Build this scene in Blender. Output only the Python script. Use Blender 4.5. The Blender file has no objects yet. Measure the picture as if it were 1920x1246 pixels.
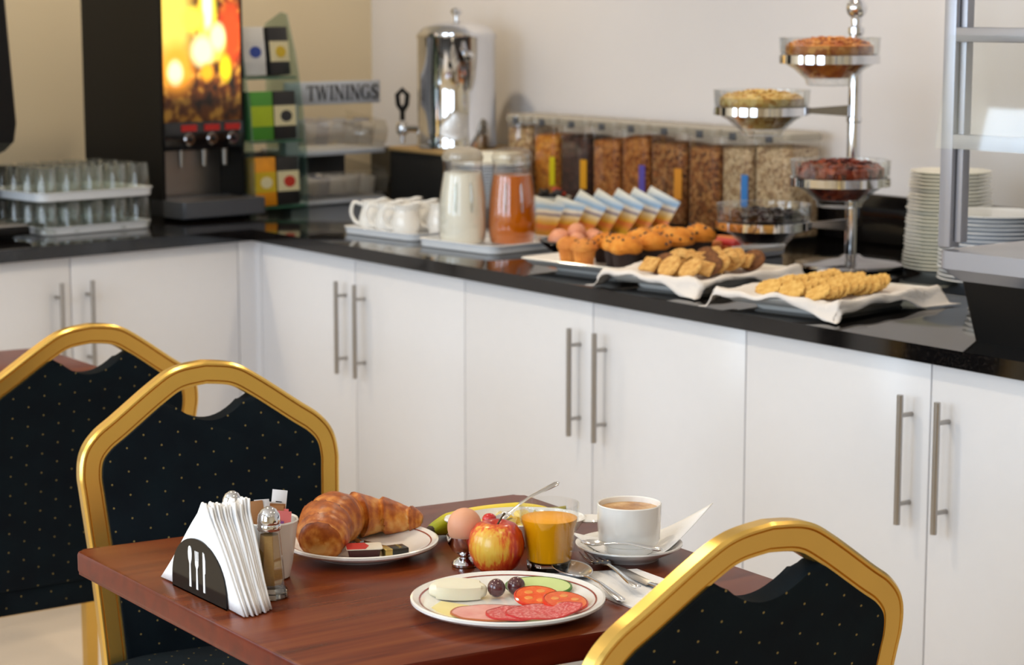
import bpy, bmesh, math, random
from mathutils import Vector, Matrix
R = random.Random(7)
PI = math.pi
scene = bpy.context.scene
COL = scene.collection

# ------------------------------------------------------------------ camera
cam_d = bpy.data.cameras.new('camera'); cam = bpy.data.objects.new('camera', cam_d); COL.objects.link(cam)
cam.location = (5.1835, -2.7962, 1.4925)
YAW, TILT = 2.5263, 0.1501
fwd = Vector((math.cos(YAW)*math.cos(TILT), math.sin(YAW)*math.cos(TILT), -math.sin(TILT)))
cam.rotation_euler = fwd.to_track_quat('-Z', 'Y').to_euler()
cam_d.sensor_width = 36.0
cam_d.lens = 75.0
cam_d.clip_start = 0.05
cam_d.dof.use_dof = True
cam_d.dof.focus_distance = 2.85
cam_d.dof.aperture_fstop = 7.0
scene.camera = cam

# ------------------------------------------------------------------ world, light, exposure
world = bpy.data.worlds.new('world'); scene.world = world; world.use_nodes = True
bg = world.node_tree.nodes['Background']
bg.inputs[0].default_value = (0.85, 0.92, 1.0, 1); bg.inputs[1].default_value = 1.2
scene.view_settings.view_transform = 'Standard'
scene.view_settings.look = 'None'
scene.view_settings.gamma = 1.0
scene.view_settings.exposure = 0.08
scene.view_settings.use_curve_mapping = False
scene.cycles.use_denoising = True
scene.cycles.max_bounces = 10
scene.cycles.transparent_max_bounces = 24
scene.cycles.caustics_reflective = False
scene.cycles.caustics_refractive = False
scene.cycles.sample_clamp_indirect = 6.0

def area_light(name, loc, size, energy, color, rot):
    l = bpy.data.lights.new(name, 'AREA'); l.shape = 'RECTANGLE'; l.size, l.size_y = size
    l.energy = energy; l.color = color
    o = bpy.data.objects.new(name, l); COL.objects.link(o); o.location = loc; o.rotation_euler = rot
    return o
WIN = [(-0.4, 1.5), (1.9, 1.5), (4.2, 1.5)]
for wx, ww in WIN:      # daylight coming in at the three windows of the wall opposite the counter
    area_light('window_daylight', (wx, -4.16, 1.65), (ww, 1.5), 40, (0.70, 0.85, 1.0), (PI/2, 0, 0))
for lx in (-0.42, 1.7, 3.7, 5.7):       # recessed ceiling downlights
    for ly in (-2.9, -1.2, 0.35):
        l = bpy.data.lights.new('downlight_beam', 'SPOT'); l.energy = 46 if lx < 0 else (40 if lx < 2 else 17); l.color = (1.0, 0.82, 0.58)
        l.spot_size = math.radians(130); l.spot_blend = 0.8; l.shadow_soft_size = 0.05
        o = bpy.data.objects.new('downlight_beam', l); COL.objects.link(o); o.location = (lx, ly, 2.66)

# ------------------------------------------------------------------ material helpers
MATS = {}
def nn(nt, typ, **kw):
    n = nt.nodes.new(typ)
    for k, v in kw.items(): setattr(n, k, v)
    return n
def S(x):      # sRGB 0..255 -> linear
    return tuple(((c/255)/12.92 if c/255 <= 0.04045 else ((c/255+0.055)/1.055)**2.4) for c in x)
def mat(name, rgb, rough=0.5, metal=0.0, spec=0.5, coat=0.0, var=0.0, vscale=30, bump=0.0, bscale=80, emit=None, estr=1.0, sss=0.0, aniso=None):
    m = bpy.data.materials.new(name); m.use_nodes = True; nt = m.node_tree
    b = nt.nodes['Principled BSDF']
    c = S(rgb)
    b.inputs['Base Color'].default_value = (*c, 1); b.inputs['Roughness'].default_value = rough
    b.inputs['Metallic'].default_value = metal; b.inputs['Specular IOR Level'].default_value = spec
    b.inputs['Coat Weight'].default_value = coat; b.inputs['Coat Roughness'].default_value = 0.08
    if sss: 
        b.inputs['Subsurface Weight'].default_value = sss; b.inputs['Subsurface Radius'].default_value = (0.01, 0.005, 0.003)
    tc = nn(nt, 'ShaderNodeTexCoord')
    if var or True:
        no = nn(nt, 'ShaderNodeTexNoise'); no.inputs['Scale'].default_value = vscale; no.inputs['Detail'].default_value = 4
        nt.links.new(tc.outputs['Object'], no.inputs['Vector'])
        mx = nn(nt, 'ShaderNodeMix', data_type='RGBA')
        v = max(var, 0.015)
        mx.inputs['A'].default_value = (*[x*(1-v) for x in c], 1); mx.inputs['B'].default_value = (*[min(1, x*(1+v)) for x in c], 1)
        nt.links.new(no.outputs['Fac'], mx.inputs['Factor']); nt.links.new(mx.outputs['Result'], b.inputs['Base Color'])
    if bump:
        n2 = nn(nt, 'ShaderNodeTexNoise'); n2.inputs['Scale'].default_value = bscale; n2.inputs['Detail'].default_value = 5
        if aniso:
            mp = nn(nt, 'ShaderNodeMapping'); mp.inputs['Scale'].default_value = aniso
            nt.links.new(tc.outputs['Object'], mp.inputs['Vector']); nt.links.new(mp.outputs['Vector'], n2.inputs['Vector'])
        else: nt.links.new(tc.outputs['Object'], n2.inputs['Vector'])
        bp = nn(nt, 'ShaderNodeBump'); bp.inputs['Strength'].default_value = bump; bp.inputs['Distance'].default_value = 0.01
        nt.links.new(n2.outputs['Fac'], bp.inputs['Height']); nt.links.new(bp.outputs['Normal'], b.inputs['Normal'])
    if emit:
        b.inputs['Emission Color'].default_value = (*S(emit), 1); b.inputs['Emission Strength'].default_value = estr
    MATS[name] = m
    return m
def ramp(nt, stops, interp='LINEAR'):
    r = nn(nt, 'ShaderNodeValToRGB'); e = r.color_ramp; e.interpolation = interp
    while len(e.elements) < len(stops): e.elements.new(0.5)
    for el, (p, c) in zip(e.elements, stops): el.position = p; el.color = (*S(c), 1)
    return r
def speckle(name, stops, scale, rough=0.6, bump=0.3, kind='VORONOI', stretch=(1, 1, 1), spec=0.4):
    m = bpy.data.materials.new(name); m.use_nodes = True; nt = m.node_tree; b = nt.nodes['Principled BSDF']
    tc = nn(nt, 'ShaderNodeTexCoord'); mp = nn(nt, 'ShaderNodeMapping'); mp.inputs['Scale'].default_value = stretch
    nt.links.new(tc.outputs['Object'], mp.inputs['Vector'])
    r = ramp(nt, stops)
    if kind == 'VORONOI':
        v = nn(nt, 'ShaderNodeTexVoronoi'); v.inputs['Scale'].default_value = scale
        nt.links.new(mp.outputs['Vector'], v.inputs['Vector'])
        sx = nn(nt, 'ShaderNodeSeparateColor'); nt.links.new(v.outputs['Color'], sx.inputs[0])
        nt.links.new(sx.outputs[0], r.inputs['Fac']); h = v.outputs['Distance']
    else:
        v = nn(nt, 'ShaderNodeTexNoise'); v.inputs['Scale'].default_value = scale; v.inputs['Detail'].default_value = 6; v.inputs['Roughness'].default_value = 0.62
        nt.links.new(mp.outputs['Vector'], v.inputs['Vector']); nt.links.new(v.outputs['Fac'], r.inputs['Fac']); h = v.outputs['Fac']
    nt.links.new(r.outputs['Color'], b.inputs['Base Color'])
    b.inputs['Roughness'].default_value = rough; b.inputs['Specular IOR Level'].default_value = spec
    if bump:
        bp = nn(nt, 'ShaderNodeBump'); bp.inputs['Strength'].default_value = bump; bp.inputs['Distance'].default_value = 0.004
        nt.links.new(h, bp.inputs['Height']); nt.links.new(bp.outputs['Normal'], b.inputs['Normal'])
    MATS[name] = m
    return m
def clear(name, tint=(255, 255, 255), refl=0.06, edge=0.5, rough=0.02, body=0.0, bodycol=(230, 235, 240)):
    """thin clear wall: transparent, with a fresnel-like glossy layer and (body) a little milky scatter"""
    m = bpy.data.materials.new(name); m.use_nodes = True; nt = m.node_tree; nt.nodes.clear()
    out = nn(nt, 'ShaderNodeOutputMaterial'); tr = nn(nt, 'ShaderNodeBsdfTransparent'); gl = nn(nt, 'ShaderNodeBsdfGlossy')
    tr.inputs[0].default_value = (*S(tint), 1); gl.inputs['Roughness'].default_value = rough
    lw = nn(nt, 'ShaderNodeLayerWeight'); lw.inputs[0].default_value = 0.35
    mr = nn(nt, 'ShaderNodeMapRange'); mr.inputs['To Min'].default_value = refl; mr.inputs['To Max'].default_value = edge
    nt.links.new(lw.outputs['Facing'], mr.inputs['Value'])
    mx = nn(nt, 'ShaderNodeMixShader'); nt.links.new(mr.outputs[0], mx.inputs[0]); 
    src = tr.outputs[0]
    if body:
        df = nn(nt, 'ShaderNodeBsdfDiffuse'); df.inputs[0].default_value = (*S(bodycol), 1)
        m2 = nn(nt, 'ShaderNodeMixShader'); m2.inputs[0].default_value = body
        nt.links.new(tr.outputs[0], m2.inputs[1]); nt.links.new(df.outputs[0], m2.inputs[2]); src = m2.outputs[0]
    nt.links.new(src, mx.inputs[1]); nt.links.new(gl.outputs[0], mx.inputs[2]); nt.links.new(mx.outputs[0], out.inputs[0])
    MATS[name] = m
    return m
def M_(nt, op, a, b=None, c=None):
    n = nn(nt, 'ShaderNodeMath', operation=op)
    for i, v in enumerate((a, b, c)):
        if v is None: continue
        if isinstance(v, (int, float)): n.inputs[i].default_value = v
        else: nt.links.new(v, n.inputs[i])
    return n.outputs[0]
def dot_fabric(name, ax):
    m = bpy.data.materials.new(name); m.use_nodes = True; nt = m.node_tree; b = nt.nodes['Principled BSDF']
    tc = nn(nt, 'ShaderNodeTexCoord'); sp = nn(nt, 'ShaderNodeSeparateXYZ'); nt.links.new(tc.outputs['Object'], sp.inputs[0])
    U, V = sp.outputs[ax[0]], sp.outputs[ax[1]]
    px, py, rad = 0.058, 0.037, 0.0015
    def d(ou, ov):
        fu = M_(nt, 'MULTIPLY', M_(nt, 'SUBTRACT', M_(nt, 'FRACT', M_(nt, 'ADD', M_(nt, 'DIVIDE', U, px), ou+20)), 0.5), px)
        fv = M_(nt, 'MULTIPLY', M_(nt, 'SUBTRACT', M_(nt, 'FRACT', M_(nt, 'ADD', M_(nt, 'DIVIDE', V, py), ov+20)), 0.5), py)
        return M_(nt, 'SQRT', M_(nt, 'ADD', M_(nt, 'MULTIPLY', fu, fu), M_(nt, 'MULTIPLY', fv, fv)))
    dd = M_(nt, 'MINIMUM', d(0, 0), d(0.5, 0.5))
    ns = nn(nt, 'ShaderNodeSeparateXYZ'); nt.links.new(tc.outputs['Normal'], ns.inputs[0])
    f = M_(nt, 'MULTIPLY', M_(nt, 'LESS_THAN', dd, rad), M_(nt, 'GREATER_THAN', M_(nt, 'ABSOLUTE', ns.outputs['X' if ax[0] == 'Y' else 'Z']), 0.75))
    no = nn(nt, 'ShaderNodeTexNoise'); no.inputs['Scale'].default_value = 14; nt.links.new(tc.outputs['Object'], no.inputs['Vector'])
    r = ramp(nt, [(0.3, (7, 14, 22)), (0.7, (10, 22, 29))]); nt.links.new(no.outputs['Fac'], r.inputs[0])
    mx = nn(nt, 'ShaderNodeMix', data_type='RGBA'); nt.links.new(f, mx.inputs['Factor']); nt.links.new(r.outputs[0], mx.inputs['A'])
    mx.inputs['B'].default_value = (*S((138, 120, 72)), 1); nt.links.new(mx.outputs['Result'], b.inputs['Base Color'])
    b.inputs['Roughness'].default_value = 0.85; b.inputs['Specular IOR Level'].default_value = 0.15
    b.inputs['Sheen Weight'].default_value = 0.0
    wv = nn(nt, 'ShaderNodeTexNoise'); wv.inputs['Scale'].default_value = 900; nt.links.new(tc.outputs['Object'], wv.inputs['Vector'])
    bp = nn(nt, 'ShaderNodeBump'); bp.inputs['Strength'].default_value = 0.2; bp.inputs['Distance'].default_value = 0.002
    nt.links.new(wv.outputs['Fac'], bp.inputs['Height']); nt.links.new(bp.outputs['Normal'], b.inputs['Normal'])
    MATS[name] = m
    return m
def wood(name, stops, rough=0.27):
    m = bpy.data.materials.new(name); m.use_nodes = True; nt = m.node_tree; b = nt.nodes['Principled BSDF']
    tc = nn(nt, 'ShaderNodeTexCoord'); mp = nn(nt, 'ShaderNodeMapping'); mp.inputs['Scale'].default_value = (26, 2.2, 26)
    nt.links.new(tc.outputs['Object'], mp.inputs['Vector'])
    no = nn(nt, 'ShaderNodeTexNoise'); no.inputs['Scale'].default_value = 1.6; no.inputs['Detail'].default_value = 7; no.inputs['Distortion'].default_value = 0.4
    nt.links.new(mp.outputs['Vector'], no.inputs['Vector'])
    r = ramp(nt, stops); nt.links.new(no.outputs['Fac'], r.inputs[0]); nt.links.new(r.outputs[0], b.inputs['Base Color'])
    b.inputs['Roughness'].default_value = rough; b.inputs['Specular IOR Level'].default_value = 0.32
    MATS[name] = m
    return m
def brushed(name, rgb, rough=0.3):
    return mat(name, rgb, rough, 1.0, var=0.06, vscale=8, bump=0.04, bscale=40, aniso=(1, 1, 12))

# colours
mat('wall_white', (234, 231, 233), 0.75, var=0.02, vscale=3)
mat('wall_cream', (232, 218, 190), 0.75, var=0.02, vscale=3)
mat('ceiling_white', (236, 232, 226), 0.8)
mat('floor_beige', (206, 190, 170), 0.45, var=0.08, vscale=5)
mat('cab_white', (230, 230, 234), 0.22, spec=0.5)
mat('cab_inner', (205, 200, 196), 0.6)
speckle('granite', [(0.0, (9, 8, 9)), (0.8, (16, 14, 14)), (1.0, (40, 36, 34))], 420, rough=0.07, bump=0, spec=0.55)
brushed('steel', (176, 172, 168), 0.3)
mat('chrome', (225, 226, 230), 0.06, 1.0)
mat('cutlery', (232, 232, 234), 0.16, 1.0)
mat('chrome_dark', (150, 148, 150), 0.12, 1.0)
mat('gold', (234, 194, 104), 0.27, 0.9, var=0.05, vscale=12)
mat('gold_lip', (214, 186, 110), 0.2, 0.95)
dot_fabric('fabric_back', ('Y', 'Z')); dot_fabric('fabric_seat', ('X', 'Y'))
wood('mahogany', [(0.25, (76, 24, 8)), (0.5, (108, 44, 15)), (0.75, (126, 62, 26))])
wood('mahogany_edge', [(0.25, (78, 18, 8)), (0.5, (94, 26, 11)), (0.75, (106, 34, 15))], 0.3)
mat('black_plastic', (13, 12, 12), 0.45, spec=0.25)
mat('black_gloss', (14, 14, 17), 0.12)
mat('grey_plastic', (204, 210, 222), 0.45)
mat('grey_alu', (176, 178, 188), 0.36, 0.55)
mat('grey_dark', (92, 95, 102), 0.4, 0.3)
mat('white_china', (240, 238, 234), 0.12, coat=0.3)
mat('white_china_cool', (236, 238, 242), 0.2)
mat('cream_china', (236, 232, 216), 0.15, coat=0.3)
mat('red_line', (150, 66, 56), 0.2, coat=0.3)
mat('paper_white', (246, 246, 248), 0.85, bump=0.1, bscale=200)
mat('cloth_white', (232, 226, 222), 0.9, bump=0.15, bscale=300)
clear('glass', (252, 253, 253), 0.035, 0.55)
clear('glass_fine', (253, 254, 254), 0.015, 0.30)
clear('glass_far', (244, 246, 243), 0.05, 0.5, body=0.035, bodycol=(205, 205, 195))
clear('glass_green', (232, 243, 238), 0.05, 0.35, body=0.05, bodycol=(130, 170, 155))
clear('plastic_clear', (250, 249, 246), 0.04, 0.30, rough=0.06, body=0.025, bodycol=(220, 212, 200))
clear('lid_clear', (230, 228, 220), 0.06, 0.4, rough=0.15, body=0.6, bodycol=(205, 196, 180))
m = bpy.data.materials.new('glass_solid'); m.use_nodes = True; b = m.node_tree.nodes['Principled BSDF']
b.inputs['Transmission Weight'].default_value = 1; b.inputs['Roughness'].default_value = 0.02; b.inputs['IOR'].default_value = 1.45
b.inputs['Base Color'].default_value = (0.95, 0.97, 0.95, 1); MATS['glass_solid'] = m

def M(n): return MATS[n]

# ------------------------------------------------------------------ mesh helpers
def finish(bm, sharp=35):
    bmesh.ops.recalc_face_normals(bm, faces=bm.faces)
    me = bpy.data.meshes.new('m'); bm.to_mesh(me); bm.free()
    me.polygons.foreach_set('use_smooth', [True]*len(me.polygons))
    me.set_sharp_from_angle(angle=math.radians(sharp))
    return me
def obj(name, bm, material, parent=None, loc=(0, 0, 0), rot=(0, 0, 0), sharp=35):
    me = bm if isinstance(bm, bpy.types.Mesh) else finish(bm, sharp)
    me.name = name
    if material and not len(me.materials): me.materials.append(M(material) if isinstance(material, str) else material)
    o = bpy.data.objects.new(name, me); COL.objects.link(o)
    o.location = loc; o.rotation_euler = rot
    if parent: o.parent = parent
    return o
def tag(o, label, cat, group=None, kind=None):
    o['label'] = label; o['category'] = cat
    if group: o['group'] = group
    if kind: o['kind'] = kind
    return o
def thing(name, label, cat, loc=(0, 0, 0), rotz=0, group=None):
    o = bpy.data.objects.new(name, None); COL.objects.link(o); o.empty_display_size = 0.05
    o.location = loc; o.rotation_euler = (0, 0, rotz)
    return tag(o, label, cat, group)
def struct(o): o['kind'] = 'structure'; return o
def dup(root, loc=None, rot=None, label=None, group=None):
    r = root.copy(); COL.objects.link(r)
    if loc is not None: r.location = loc
    if rot is not None: r.rotation_euler = rot if isinstance(rot, tuple) else (0, 0, rot)
    if label: r['label'] = label
    if group: r['group'] = group
    for ch in list(root.children):
        c = ch.copy(); COL.objects.link(c); c.parent = r
        for g in list(ch.children):
            d = g.copy(); COL.objects.link(d); d.parent = c
    return r
def NB(): return bmesh.new()
def box(bm, x0, x1, y0, y1, z0, z1, bevel=0.0, seg=2, mtx=None):
    g = bmesh.ops.create_cube(bm, size=1.0)
    vs = g['verts']
    for v in vs: v.co = Vector(((x0+x1)/2+v.co.x*(x1-x0), (y0+y1)/2+v.co.y*(y1-y0), (z0+z1)/2+v.co.z*(z1-z0)))
    if bevel:
        es = list({e for v in vs for e in v.link_edges})
        r = bmesh.ops.bevel(bm, geom=es, offset=bevel, segments=seg, affect='EDGES', profile=0.5)
        vs = list({v for f in r['faces'] for v in f.verts} | {v for v in vs if v.is_valid})
    if mtx is not None: bmesh.ops.transform(bm, matrix=mtx, verts=[v for v in vs if v.is_valid])
    return bm
def B(x0, x1, y0, y1, z0, z1, bevel=0.0, seg=2, mtx=None): return box(NB(), x0, x1, y0, y1, z0, z1, bevel, seg, mtx)
def loft(bm, rings, cap0=True, cap1=True, closed=True):
    vr = [[bm.verts.new(p) for p in r] for r in rings]
    n = len(vr[0])
    for a, b in zip(vr, vr[1:]):
        for i in range(n if closed else n-1):
            j = (i+1) % n
            try: bm.faces.new((a[i], a[j], b[j], b[i]))
            except ValueError: pass
    if cap0: bm.faces.new(vr[0][::-1])
    if cap1: bm.faces.new(vr[-1])
    return bm
def lathe(bm, prof, seg=40, c=(0, 0, 0), cap0=True, cap1=True, scale=(1, 1)):
    """prof: (radius, z) from one end to the other"""
    rings = [[(c[0]+max(r, 1e-5)*math.cos(2*PI*i/seg)*scale[0], c[1]+max(r, 1e-5)*math.sin(2*PI*i/seg)*scale[1], c[2]+z) for i in range(seg)] for r, z in prof]
    return loft(bm, rings, cap0, cap1)
def LA(prof, seg=40, c=(0, 0, 0), scale=(1, 1)): return lathe(NB(), prof, seg, c, True, True, scale)
def frames(path):
    pts = [Vector(p) for p in path]; out = []
    up = Vector((0, 0, 1))
    t0 = (pts[1]-pts[0]).normalized()
    if abs(t0.z) > 0.9: up = Vector((1, 0, 0))
    n = (up - t0*up.dot(t0)).normalized()
    for i, p in enumerate(pts):
        t = ((pts[min(i+1, len(pts)-1)]-pts[max(i-1, 0)])).normalized()
        n = (n - t*n.dot(t)).normalized()
        out.append((p, t, n, t.cross(n)))
    return out
def tube(bm, path, r, seg=10, flat=1.0):
    rings = []
    for k, (p, t, n, b) in enumerate(frames(path)):
        rr = r[k] if isinstance(r, (list, tuple)) else r
        rings.append([p + n*math.cos(2*PI*i/seg)*rr*flat + b*math.sin(2*PI*i/seg)*rr for i in range(seg)])
    return loft(bm, rings)
def TU(path, r, seg=10, flat=1.0): return tube(NB(), path, r, seg, flat)
def catmull(P, n=8):
    P = [Vector(p) for p in P]; out = []
    for i in range(len(P)-1):
        a, b, c, d = P[max(i-1, 0)], P[i], P[i+1], P[min(i+2, len(P)-1)]
        for k in range(n):
            t = k/n
            out.append(0.5*((2*b)+(c-a)*t+(2*a-5*b+4*c-d)*t*t+(3*b-a-3*c+d)*t**3))
    out.append(P[-1]); return out
def prism(bm, poly, z0, z1, bevel=0.0, seg=2, axes='XY'):
    """poly (a,b) extruded; axes tells where a,b go, the third axis takes z0..z1"""
    def mk(a, b, z): return {'XY': (a, b, z), 'YZ': (z, a, b), 'XZ': (a, z, b)}[axes]
    n0 = len(bm.verts)
    lo = [bm.verts.new(mk(a, b, z0)) for a, b in poly]; hi = [bm.verts.new(mk(a, b, z1)) for a, b in poly]
    f0 = bm.faces.new(lo[::-1]); f1 = bm.faces.new(hi); n = len(poly)
    for i in range(n): bm.faces.new((lo[i], lo[(i+1) % n], hi[(i+1) % n], hi[i]))
    if bevel:
        es = list(set(f0.edges) | set(f1.edges))
        bmesh.ops.bevel(bm, geom=es, offset=bevel, segments=seg, affect='EDGES', profile=0.5)
    return bm
def PR(poly, z0, z1, bevel=0.0, seg=2, axes='XY'): return prism(NB(), poly, z0, z1, bevel, seg, axes)
def rrect(hx, hy, r, z, n=6, cx=0, cy=0):
    r = min(r, hx*0.99, hy*0.99); pts = []
    for sx, sy, a0 in ((1, 1, 0), (-1, 1, 90), (-1, -1, 180), (1, -1, 270)):
        for k in range(n+1):
            a = math.radians(a0+90*k/n); pts.append((cx+sx*(hx-r)+r*math.cos(a), cy+sy*(hy-r)+r*math.sin(a), z))
    return pts
def rloft(specs, n=6): return loft(NB(), [rrect(hx, hy, r, z, n) for hx, hy, r, z in specs])
def text_mesh(s, size, depth=0.001, bold=0.0):
    cu = bpy.data.curves.new('t', 'FONT'); cu.body = s; cu.size = size; cu.extrude = depth; cu.offset = bold
    cu.align_x = 'CENTER'; cu.align_y = 'CENTER'
    o = bpy.data.objects.new('t', cu); COL.objects.link(o)
    dg = bpy.context.evaluated_depsgraph_get(); me = bpy.data.meshes.new_from_object(o.evaluated_get(dg))
    bpy.data.objects.remove(o); bpy.data.curves.remove(cu)
    me.materials.clear()
    return me
def noisy(bm, amp, rnd):
    for v in bm.verts: v.co += Vector((rnd.uniform(-amp, amp), rnd.uniform(-amp, amp), rnd.uniform(-amp, amp)))
    return bm
PHI = 0.1463                       # the short run stands a little open of square to the long one
CP, SP = math.cos(PHI), math.sin(PHI)
def L(x, y, z=0.0): return (CP*x - SP*y, SP*x + CP*y, z)   # short-run coordinates: x out of the front, y towards the corner

CT = 0.90                          # worktop height
# ------------------------------------------------------------------ the room
WY, WX = 1.13, -1.04
XR, YF, ZC = 7.2, -4.3, 2.7
lw0, lw1 = L(WX, -6.0), L(WX, 2.6)
struct(obj('floor', B(-3, XR+.2, YF-.2, WY+.2, -0.1, 0), 'floor_beige'))
struct(obj('ceiling', B(-3, XR+.2, YF-.2, WY+.2, ZC, ZC+0.1), 'ceiling_white'))
struct(obj('wall_back', B(-1.35, XR+.2, WY, WY+0.12, 0, ZC), 'wall_white'))
struct(obj('wall_left', B(WX-0.12, WX, -5.4, 1.30, 0, ZC), 'wall_cream', rot=(0, 0, PHI)))
struct(obj('wall_right', B(XR, XR+0.12, YF-.2, WY+.2, 0, ZC), 'wall_cream'))
bm = NB(); xs = [-3.0] + [v for wx, ww in WIN for v in (wx-ww/2, wx+ww/2)] + [XR+.2]
box(bm, -3, XR+.2, YF-.12, YF, 0, 0.9); box(bm, -3, XR+.2, YF-.12, YF, 2.4, ZC)
for i in range(0, len(xs), 2): box(bm, xs[i], xs[i+1], YF-.12, YF, 0.9, 2.4)
struct(obj('wall_front', bm, 'wall_cream'))
for i, (wx, ww) in enumerate(WIN):
    bm = NB()
    for a, b_, c, d in ((-ww/2, -ww/2+.05, .9, 2.4), (ww/2-.05, ww/2, .9, 2.4), (-ww/2, ww/2, .9, .95), (-ww/2, ww/2, 2.35, 2.4), (-.025, .025, .9, 2.4)):
        box(bm, wx+a, wx+b_, YF-.09, YF-.04, c, d)
    struct(obj('window_%d' % (i+1), bm, 'cab_white'))
# upstands behind the worktop
struct(obj('trim_1', B(-1.2, 3.6, WY-0.02, WY, CT, CT+0.125, 0.003), 'granite'))
struct(obj('trim_2', B(WX, WX+0.02, -2.0, 1.15, CT, CT+0.125, 0.003), 'granite', rot=(0, 0, PHI)))

# ------------------------------------------------------------------ base cabinets and worktop
def base_cabinet(label, loc, rotz, w, doors, depth=0.55):
    """front face at local y=0, facing -y, x from 0 to w"""
    t = thing('base_cabinet', label, 'cabinet', loc, rotz, 'white base cabinets under the worktop')
    bm = NB(); box(bm, 0.001, w-0.001, 0.021, depth, 0.1, 0.868)
    obj('body', bm, 'cab_inner', t)
    obj('plinth', B(0.0, w, 0.05, 0.066, 0, 0.1), 'cab_inner', t)
    dw = w/doors
    for k in range(doors):
        d = obj('door', B(0.0018, dw-0.0018, 0, 0.019, 0.105, 0.8675, 0.0015), 'cab_white', t, (k*dw, 0, 0))
        hx = dw-0.0455 if k % 2 == 0 else 0.0455
        bm = NB()
        tube(bm, [(hx, -0.031, 0.564), (hx, -0.031, 0.804)], 0.0062, 14)
        for hz in (0.602, 0.766): tube(bm, [(hx, 0.002, hz), (hx, -0.031, hz)], 0.0045, 10)
        h = obj('handle', bm, 'steel', d); h['label'] = 'brushed steel bar handle'
    return t
c0 = 0.0332
base_cabinet('white two-door base cabinet beneath the milk jugs, next to the inside corner', (c0, 0, 0), 0, 1.0, 2)
base_cabinet('white two-door base cabinet beneath the muffins and cookies', (c0+1.0, 0, 0), 0, 1.0, 2)
base_cabinet('white two-door base cabinet beneath the glass display case', (c0+2.0, 0, 0), 0, 1.0, 2)
sL = L(0, -1.119)
base_cabinet('cream-lit two-door base cabinet beneath the juice dispenser and tumblers', (sL[0], sL[1], 0), PI/2+PHI, 1.062, 2)
sL = L(0, -1.119-1.062)
base_cabinet('cream-lit two-door base cabinet beneath the black coffee machine', (sL[0], sL[1], 0), PI/2+PHI, 1.062, 2)
# corner filler strips
bm = NB(); p = [L(0, -0.056)[:2], (0.0, 0.0), (0.032, 0.0), (0.032, 0.02), L(-0.02, 0.02)[:2], L(-0.02, -0.056)[:2]]
prism(bm, p, 0.0, 0.868)
tag(obj('corner_filler', bm, 'cab_white'), 'narrow white filler strip closing the inside corner of the cabinets', 'panel')
# worktop, one L-shaped slab
ov = 0.022
# inside corner of the front edges: y=-ov and short-run x=ov
cy = -ov; cx = (ov - SP*cy)/CP
bx, by = L(WX, -2.2)[:2]; fx, fy = L(ov, -2.2)[:2]
ccx = (WX - SP*WY)/CP
poly = [(cx, cy), (3.6, cy), (3.6, WY), (ccx, WY), (bx, by), (fx, fy)]
tag(obj('worktop', PR(poly, 0.868, CT, 0.003), 'granite'), 'polished black granite worktop running in an L around the corner', 'worktop')

# ================================================================== on the short run
# ---- coffee machine at the end of the short run (only its edge is in view)
t = thing('coffee_machine', 'black hot drinks machine with curved front standing beside the upturned tumblers', 'coffee machine', L(-0.490, -0.798, CT), PHI)
pr_ = [(0.02, 0.0), (0.27, 0.0), (0.27, 0.03), (0.12, 0.03), (0.12, 0.20), (0.24, 0.225), (0.285, 0.25), (0.30, 0.30), (0.245, 0.78), (0.0, 0.80), (-0.1, 0.78), (-0.1, 0.0)]
obj('body', PR([(a, b) for a, b in pr_], -0.19, 0.185, 0.012, 3, 'XZ'), 'black_plastic', t)
obj('front_panel', PR([(0.2885, 0.33), (0.293, 0.33), (0.252, 0.68), (0.2475, 0.68)], -0.15, 0.13, 0.0, 2, 'XZ'), 'white_china', t)
bm = NB()
for zz, yy in ((0.42, 0.07), (0.47, 0.09)): box(bm, 0.268, 0.287-(zz-.33)*.11+.002, yy-0.03, yy+0.03, zz, zz+0.03)
obj('red_mark', bm, mat('signal_red', (196, 36, 30), 0.4), t)
dt = obj('drip_tray', B(0.26, 0.335, -0.17, 0.19, 0.012, 0.034, 0.004), 'black_plastic', t)
obj('grille', B(0.265, 0.333, -0.165, 0.185, 0.034, 0.040, 0.002), 'steel', dt)

# ---- tumblers on two stacked trays
def tray(name, label, loc, rotz, hx, hy, h, material, r=0.03, flare=0.006, cat='tray', grp=None):
    bm = rloft([(hx-flare-.006, hy-flare-.006, r, 0), (hx-flare, hy-flare, r, .002), (hx-.003, hy-.003, r+.004, h-.003), (hx, hy, r+.006, h-.002), (hx, hy, r+.006, h), (hx-.012, hy-.012, r+.002, h), (hx-flare-.014, hy-flare-.008, r, .006)])
    return tag(obj(name, bm, material, None, loc, (0, 0, rotz)), label, cat, grp)
TX, TY = -0.325, -0.375
def tum_bm():
    return lathe(NB(), [(0.033, 0.0), (0.0325, 0.02), (0.028, 0.079), (0.026, 0.083), (0.010, 0.084)], 20, cap0=False)
tumbler = tum_bm(); me = finish(tumbler)
tray('serving_tray', 'white tray of upturned tumblers standing on the worktop', L(TX, TY, CT), PHI, 0.145, 0.175, 0.022, 'white_china_cool')
tray('serving_tray', 'white tray of upturned tumblers raised on the glasses below', L(TX, TY-0.005, CT+0.090), PHI, 0.150, 0.185, 0.024, 'white_china_cool')
first = None
for lvl in (0, 1):
    for i in range(4):
        for j in range(5):
            z = CT + 0.0055 + lvl*0.0905
            x = TX-0.108+i*0.072 + R.uniform(-.002, .002); y = TY-0.145+j*0.0725 + R.uniform(-.002, .002)
            o = obj('tumbler', me, 'glass_far', None, L(x, y, z))
            tag(o, 'upturned clear glass tumbler on the %s white tray' % ('raised' if lvl else 'bottom'), 'glass', 'upturned tumblers on the %s tray' % ('raised' if lvl else 'bottom'))

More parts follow.
